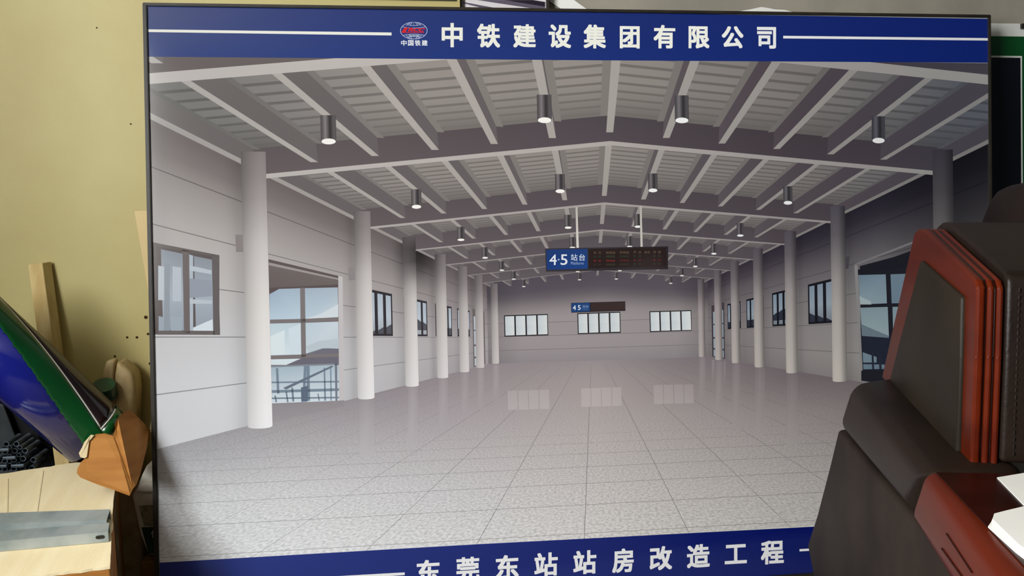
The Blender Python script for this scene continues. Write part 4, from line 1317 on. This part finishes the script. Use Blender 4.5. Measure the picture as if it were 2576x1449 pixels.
hz = 0.024
ztop = zb + 0.0014
g = lambda x, y: Lp(x, y, 0.0014 + hz) - Vector((0, 0, hz))
channel('steel_channel', g(-120, 1294), g(277, 1281), g(-120, 1321), g(268, 1309), ztop, hz, 'galvanised steel channel lying on the box lid, farther from its torn front edge')
channel('steel_channel', g(-120, 1345), g(275, 1315), g(-120, 1372), g(272, 1338), ztop, hz, 'galvanised steel channel with a slot hole, nearer the torn front edge of the lid', True)

# ================================================================== LEATHER ARMCHAIR
za = 0.75
S0, S1 = Zp(2108, 1078, 0.645), Zp(2285, 1290, 0.645)
adir = (S1 - S0).normalized()                       # along the arm, towards the viewer
bdir = Vector((-adir.y, adir.x, 0)).normalized()
if bdir.x < 0: bdir = -bdir                         # inwards, to the right
ch = thing('armchair', dn(S0.lerp(S1, 0.6)) + bdir * 0.3, 'bulky dark brown leather armchair with polished red wood trim before the board', 'armchair')
pn = bdir
P5, P6 = Pl(2030, 1370, S0, pn), Pl(2045, 1449, S0, pn)
fwd = S1 + adir * 0.55
side = [S0, S1, fwd, dn(fwd), dn(P6), P6, P5, Pl(2055, 1290, S0, pn), Pl(2086, 1170, S0, pn)]
prism('arm_side', side, bdir * 0.13, M['leather_worn'], ch, 0.010, 3, True)
TOB, TIB, TIF, TOF = Zp(2146, 958, za), Zp(2232, 936, za) + bdir * 0.05, Zp(2440, 1172, za) + bdir * 0.08, Zp(2326, 1196, za)
BOB, BOF = Zp(2104, 1078, 0.648), Zp(2284, 1294, 0.648)
hexa('arm_pad', [BOB, BOF, dn(TIF, 0.648), dn(TIB, 0.648), TOB, TOF, TIF, TIB], M['leather'], ch, 0.026, 4, True)
# wooden armrest in front of the pad
wa = Zp(2326, 1180, 0.752); wf_ = Zp(2532, 1449, 0.752)
wd = (wf_ - wa)
wb_ = Zp(2286, 1303, 0.678); wbf = wb_ + wd * 1.7
wr = wa + bdir * 0.24 - adir * 0.02
inn_ = wa + wd * 1.7
ar = hexa('armrest', [wb_, wbf, dn(wr + wd * 1.7, 0.678), dn(wr, 0.678), wa, inn_, wr + wd * 1.7, wr], M['redwood'], ch, 0.016, 4, True)
ctr = (wa + wr) / 2 + wd * 0.85
tpp = [Vector((ctr.x + (p.x - ctr.x) * 0.80, ctr.y + (p.y - ctr.y) * 0.94, 0.7522)) for p in (wa, inn_, wr + wd * 1.7, wr)]
prism('armrest_top', tpp, Vector((0, 0, 0.0014)), M['redwood_dark'], ar, 0.0006)
for (x0, y0, x1, y1) in ((2382, 1343, 2446, 1440), (2370, 1380, 2420, 1449)):
    nrm = (wbf - wb_).cross(wa - wb_).normalized()
    if nrm.dot(CAM - wb_) < 0: nrm = -nrm
    p0, p1 = Pl(x0, y0, wb_, nrm), Pl(x1, y1, wb_, nrm)
    tube('groove', p0 + nrm * 0.0004, p1 + nrm * 0.0004, 0.0012, 0.0012, M['redwood_dark'], ar, 6)
# backrest: moulded wood side panel with a leather inset, deep cushion, headrest
B1, B2 = Zp(2232, 946, za - 0.004), Zp(2444, 1172, za - 0.004)
bd = (B2 - B1).normalized(); bn = Vector((-bd.y, bd.x, 0)).normalized()
if bn.x < 0: bn = -bn
opx = [(2218, 950), (2222, 930), (2296, 600), (2300, 584), (2310, 575), (2326, 577), (2440, 690), (2452, 703), (2457, 722), (2452, 900), (2441, 1180)]
PB = lambda x, y, off=0.0: Pl(x, y, B1 + bn * off, bn)
o0 = [PB(x, y) for x, y in opx]
cc = Vector((0, 0, 0))
for p in o0: cc += p
cc /= len(o0)
wp = prism('back_side_panel', o0, bn * 0.012, M['redwood'], ch, 0.004, 3, False)
sc_ = lambda k, off: [cc + (p - cc) * k + bn * off for p in o0]
prism('moulding', sc_(0.982, 0.011), bn * 0.006, M['redwood_dark'], wp, 0.002)
prism('moulding', sc_(1.0, 0.015), bn * 0.009, M['redwood'], wp, 0.005, 3)
prism('moulding', sc_(0.985, 0.023), bn * 0.005, M['redwood_dark'], wp, 0.002)
prism('moulding', sc_(1.0, 0.027), bn * 0.009, M['redwood'], wp, 0.005, 3)
prism('leather_inset', [PB(x, y, -0.007) for x, y in ((2236, 958), (2314, 655), (2415, 746), (2412, 900), (2404, 1140))], bn * 0.012, M['inset'], ch, 0.005, 3, True)
cushion = [cc + (p - cc) * 1.0 + Vector((0, 0, 0.012)) + bn * 0.038 for p in o0]
prism('back_cushion', cushion, bn * 0.62, M['leather'], ch, 0.024, 4, True)
# stitched seam along the cushion's front edge
fr = [p for p in o0[5:]]
for i in range(26):
    t_ = i / 26
    p = o0[8].lerp(o0[10], t_) + bn * 0.054 + bd * 0.0035
    if p.z < za + 0.02: continue
    tube('stitch', p, p + Vector((0, 0, -0.006)), 0.0011, 0.0011, M['leather_worn'], ch, 6)
hp = [PB(x, y, 0.22) for x, y in ((2452, 590), (2470, 540), (2484, 505), (2500, 478), (2524, 466), (2560, 458), (2610, 500), (2650, 590), (2640, 640), (2540, 640))]
prism('headrest', hp, bn * 0.40, M['leather'], ch, 0.018, 4, True)

# papers on the armrest
pz = 0.7538
o = prism('paper_sheet', [Zp(2508, 1203, pz), Zp(2610, 1186, pz), Zp(2680, 1288, pz), Zp(2590, 1287, pz)], Vector((0, 0, 0.0012)), M['white_paper'])
tag(o, 'single white paper sheet lying flat on the red wood armrest', 'paper')
st = thing('paper_stack', Zp(2570, 1360, pz), 'small stack of white papers with rounded corner on the armrest edge', 'paper stack')
for i in range(5):
    k = i * 0.0022
    dxy = Vector((0.002 * math.sin(i * 2.1), 0.003 * math.cos(i * 1.7), 0))
    prism('sheet', [Zp(2490 + i * 1.5, 1330, pz) + dxy, Zp(2500, 1316, pz) + dxy, Zp(2530, 1308, pz) + dxy, Zp(2620, 1286, pz) + dxy, Zp(2700, 1400, pz) + dxy, Zp(2600, 1424, pz) + dxy, Zp(2560, 1394, pz) + dxy], Vector((0, 0, 0.0018)), M['white_paper'], st).location += Vector((0, 0, k))
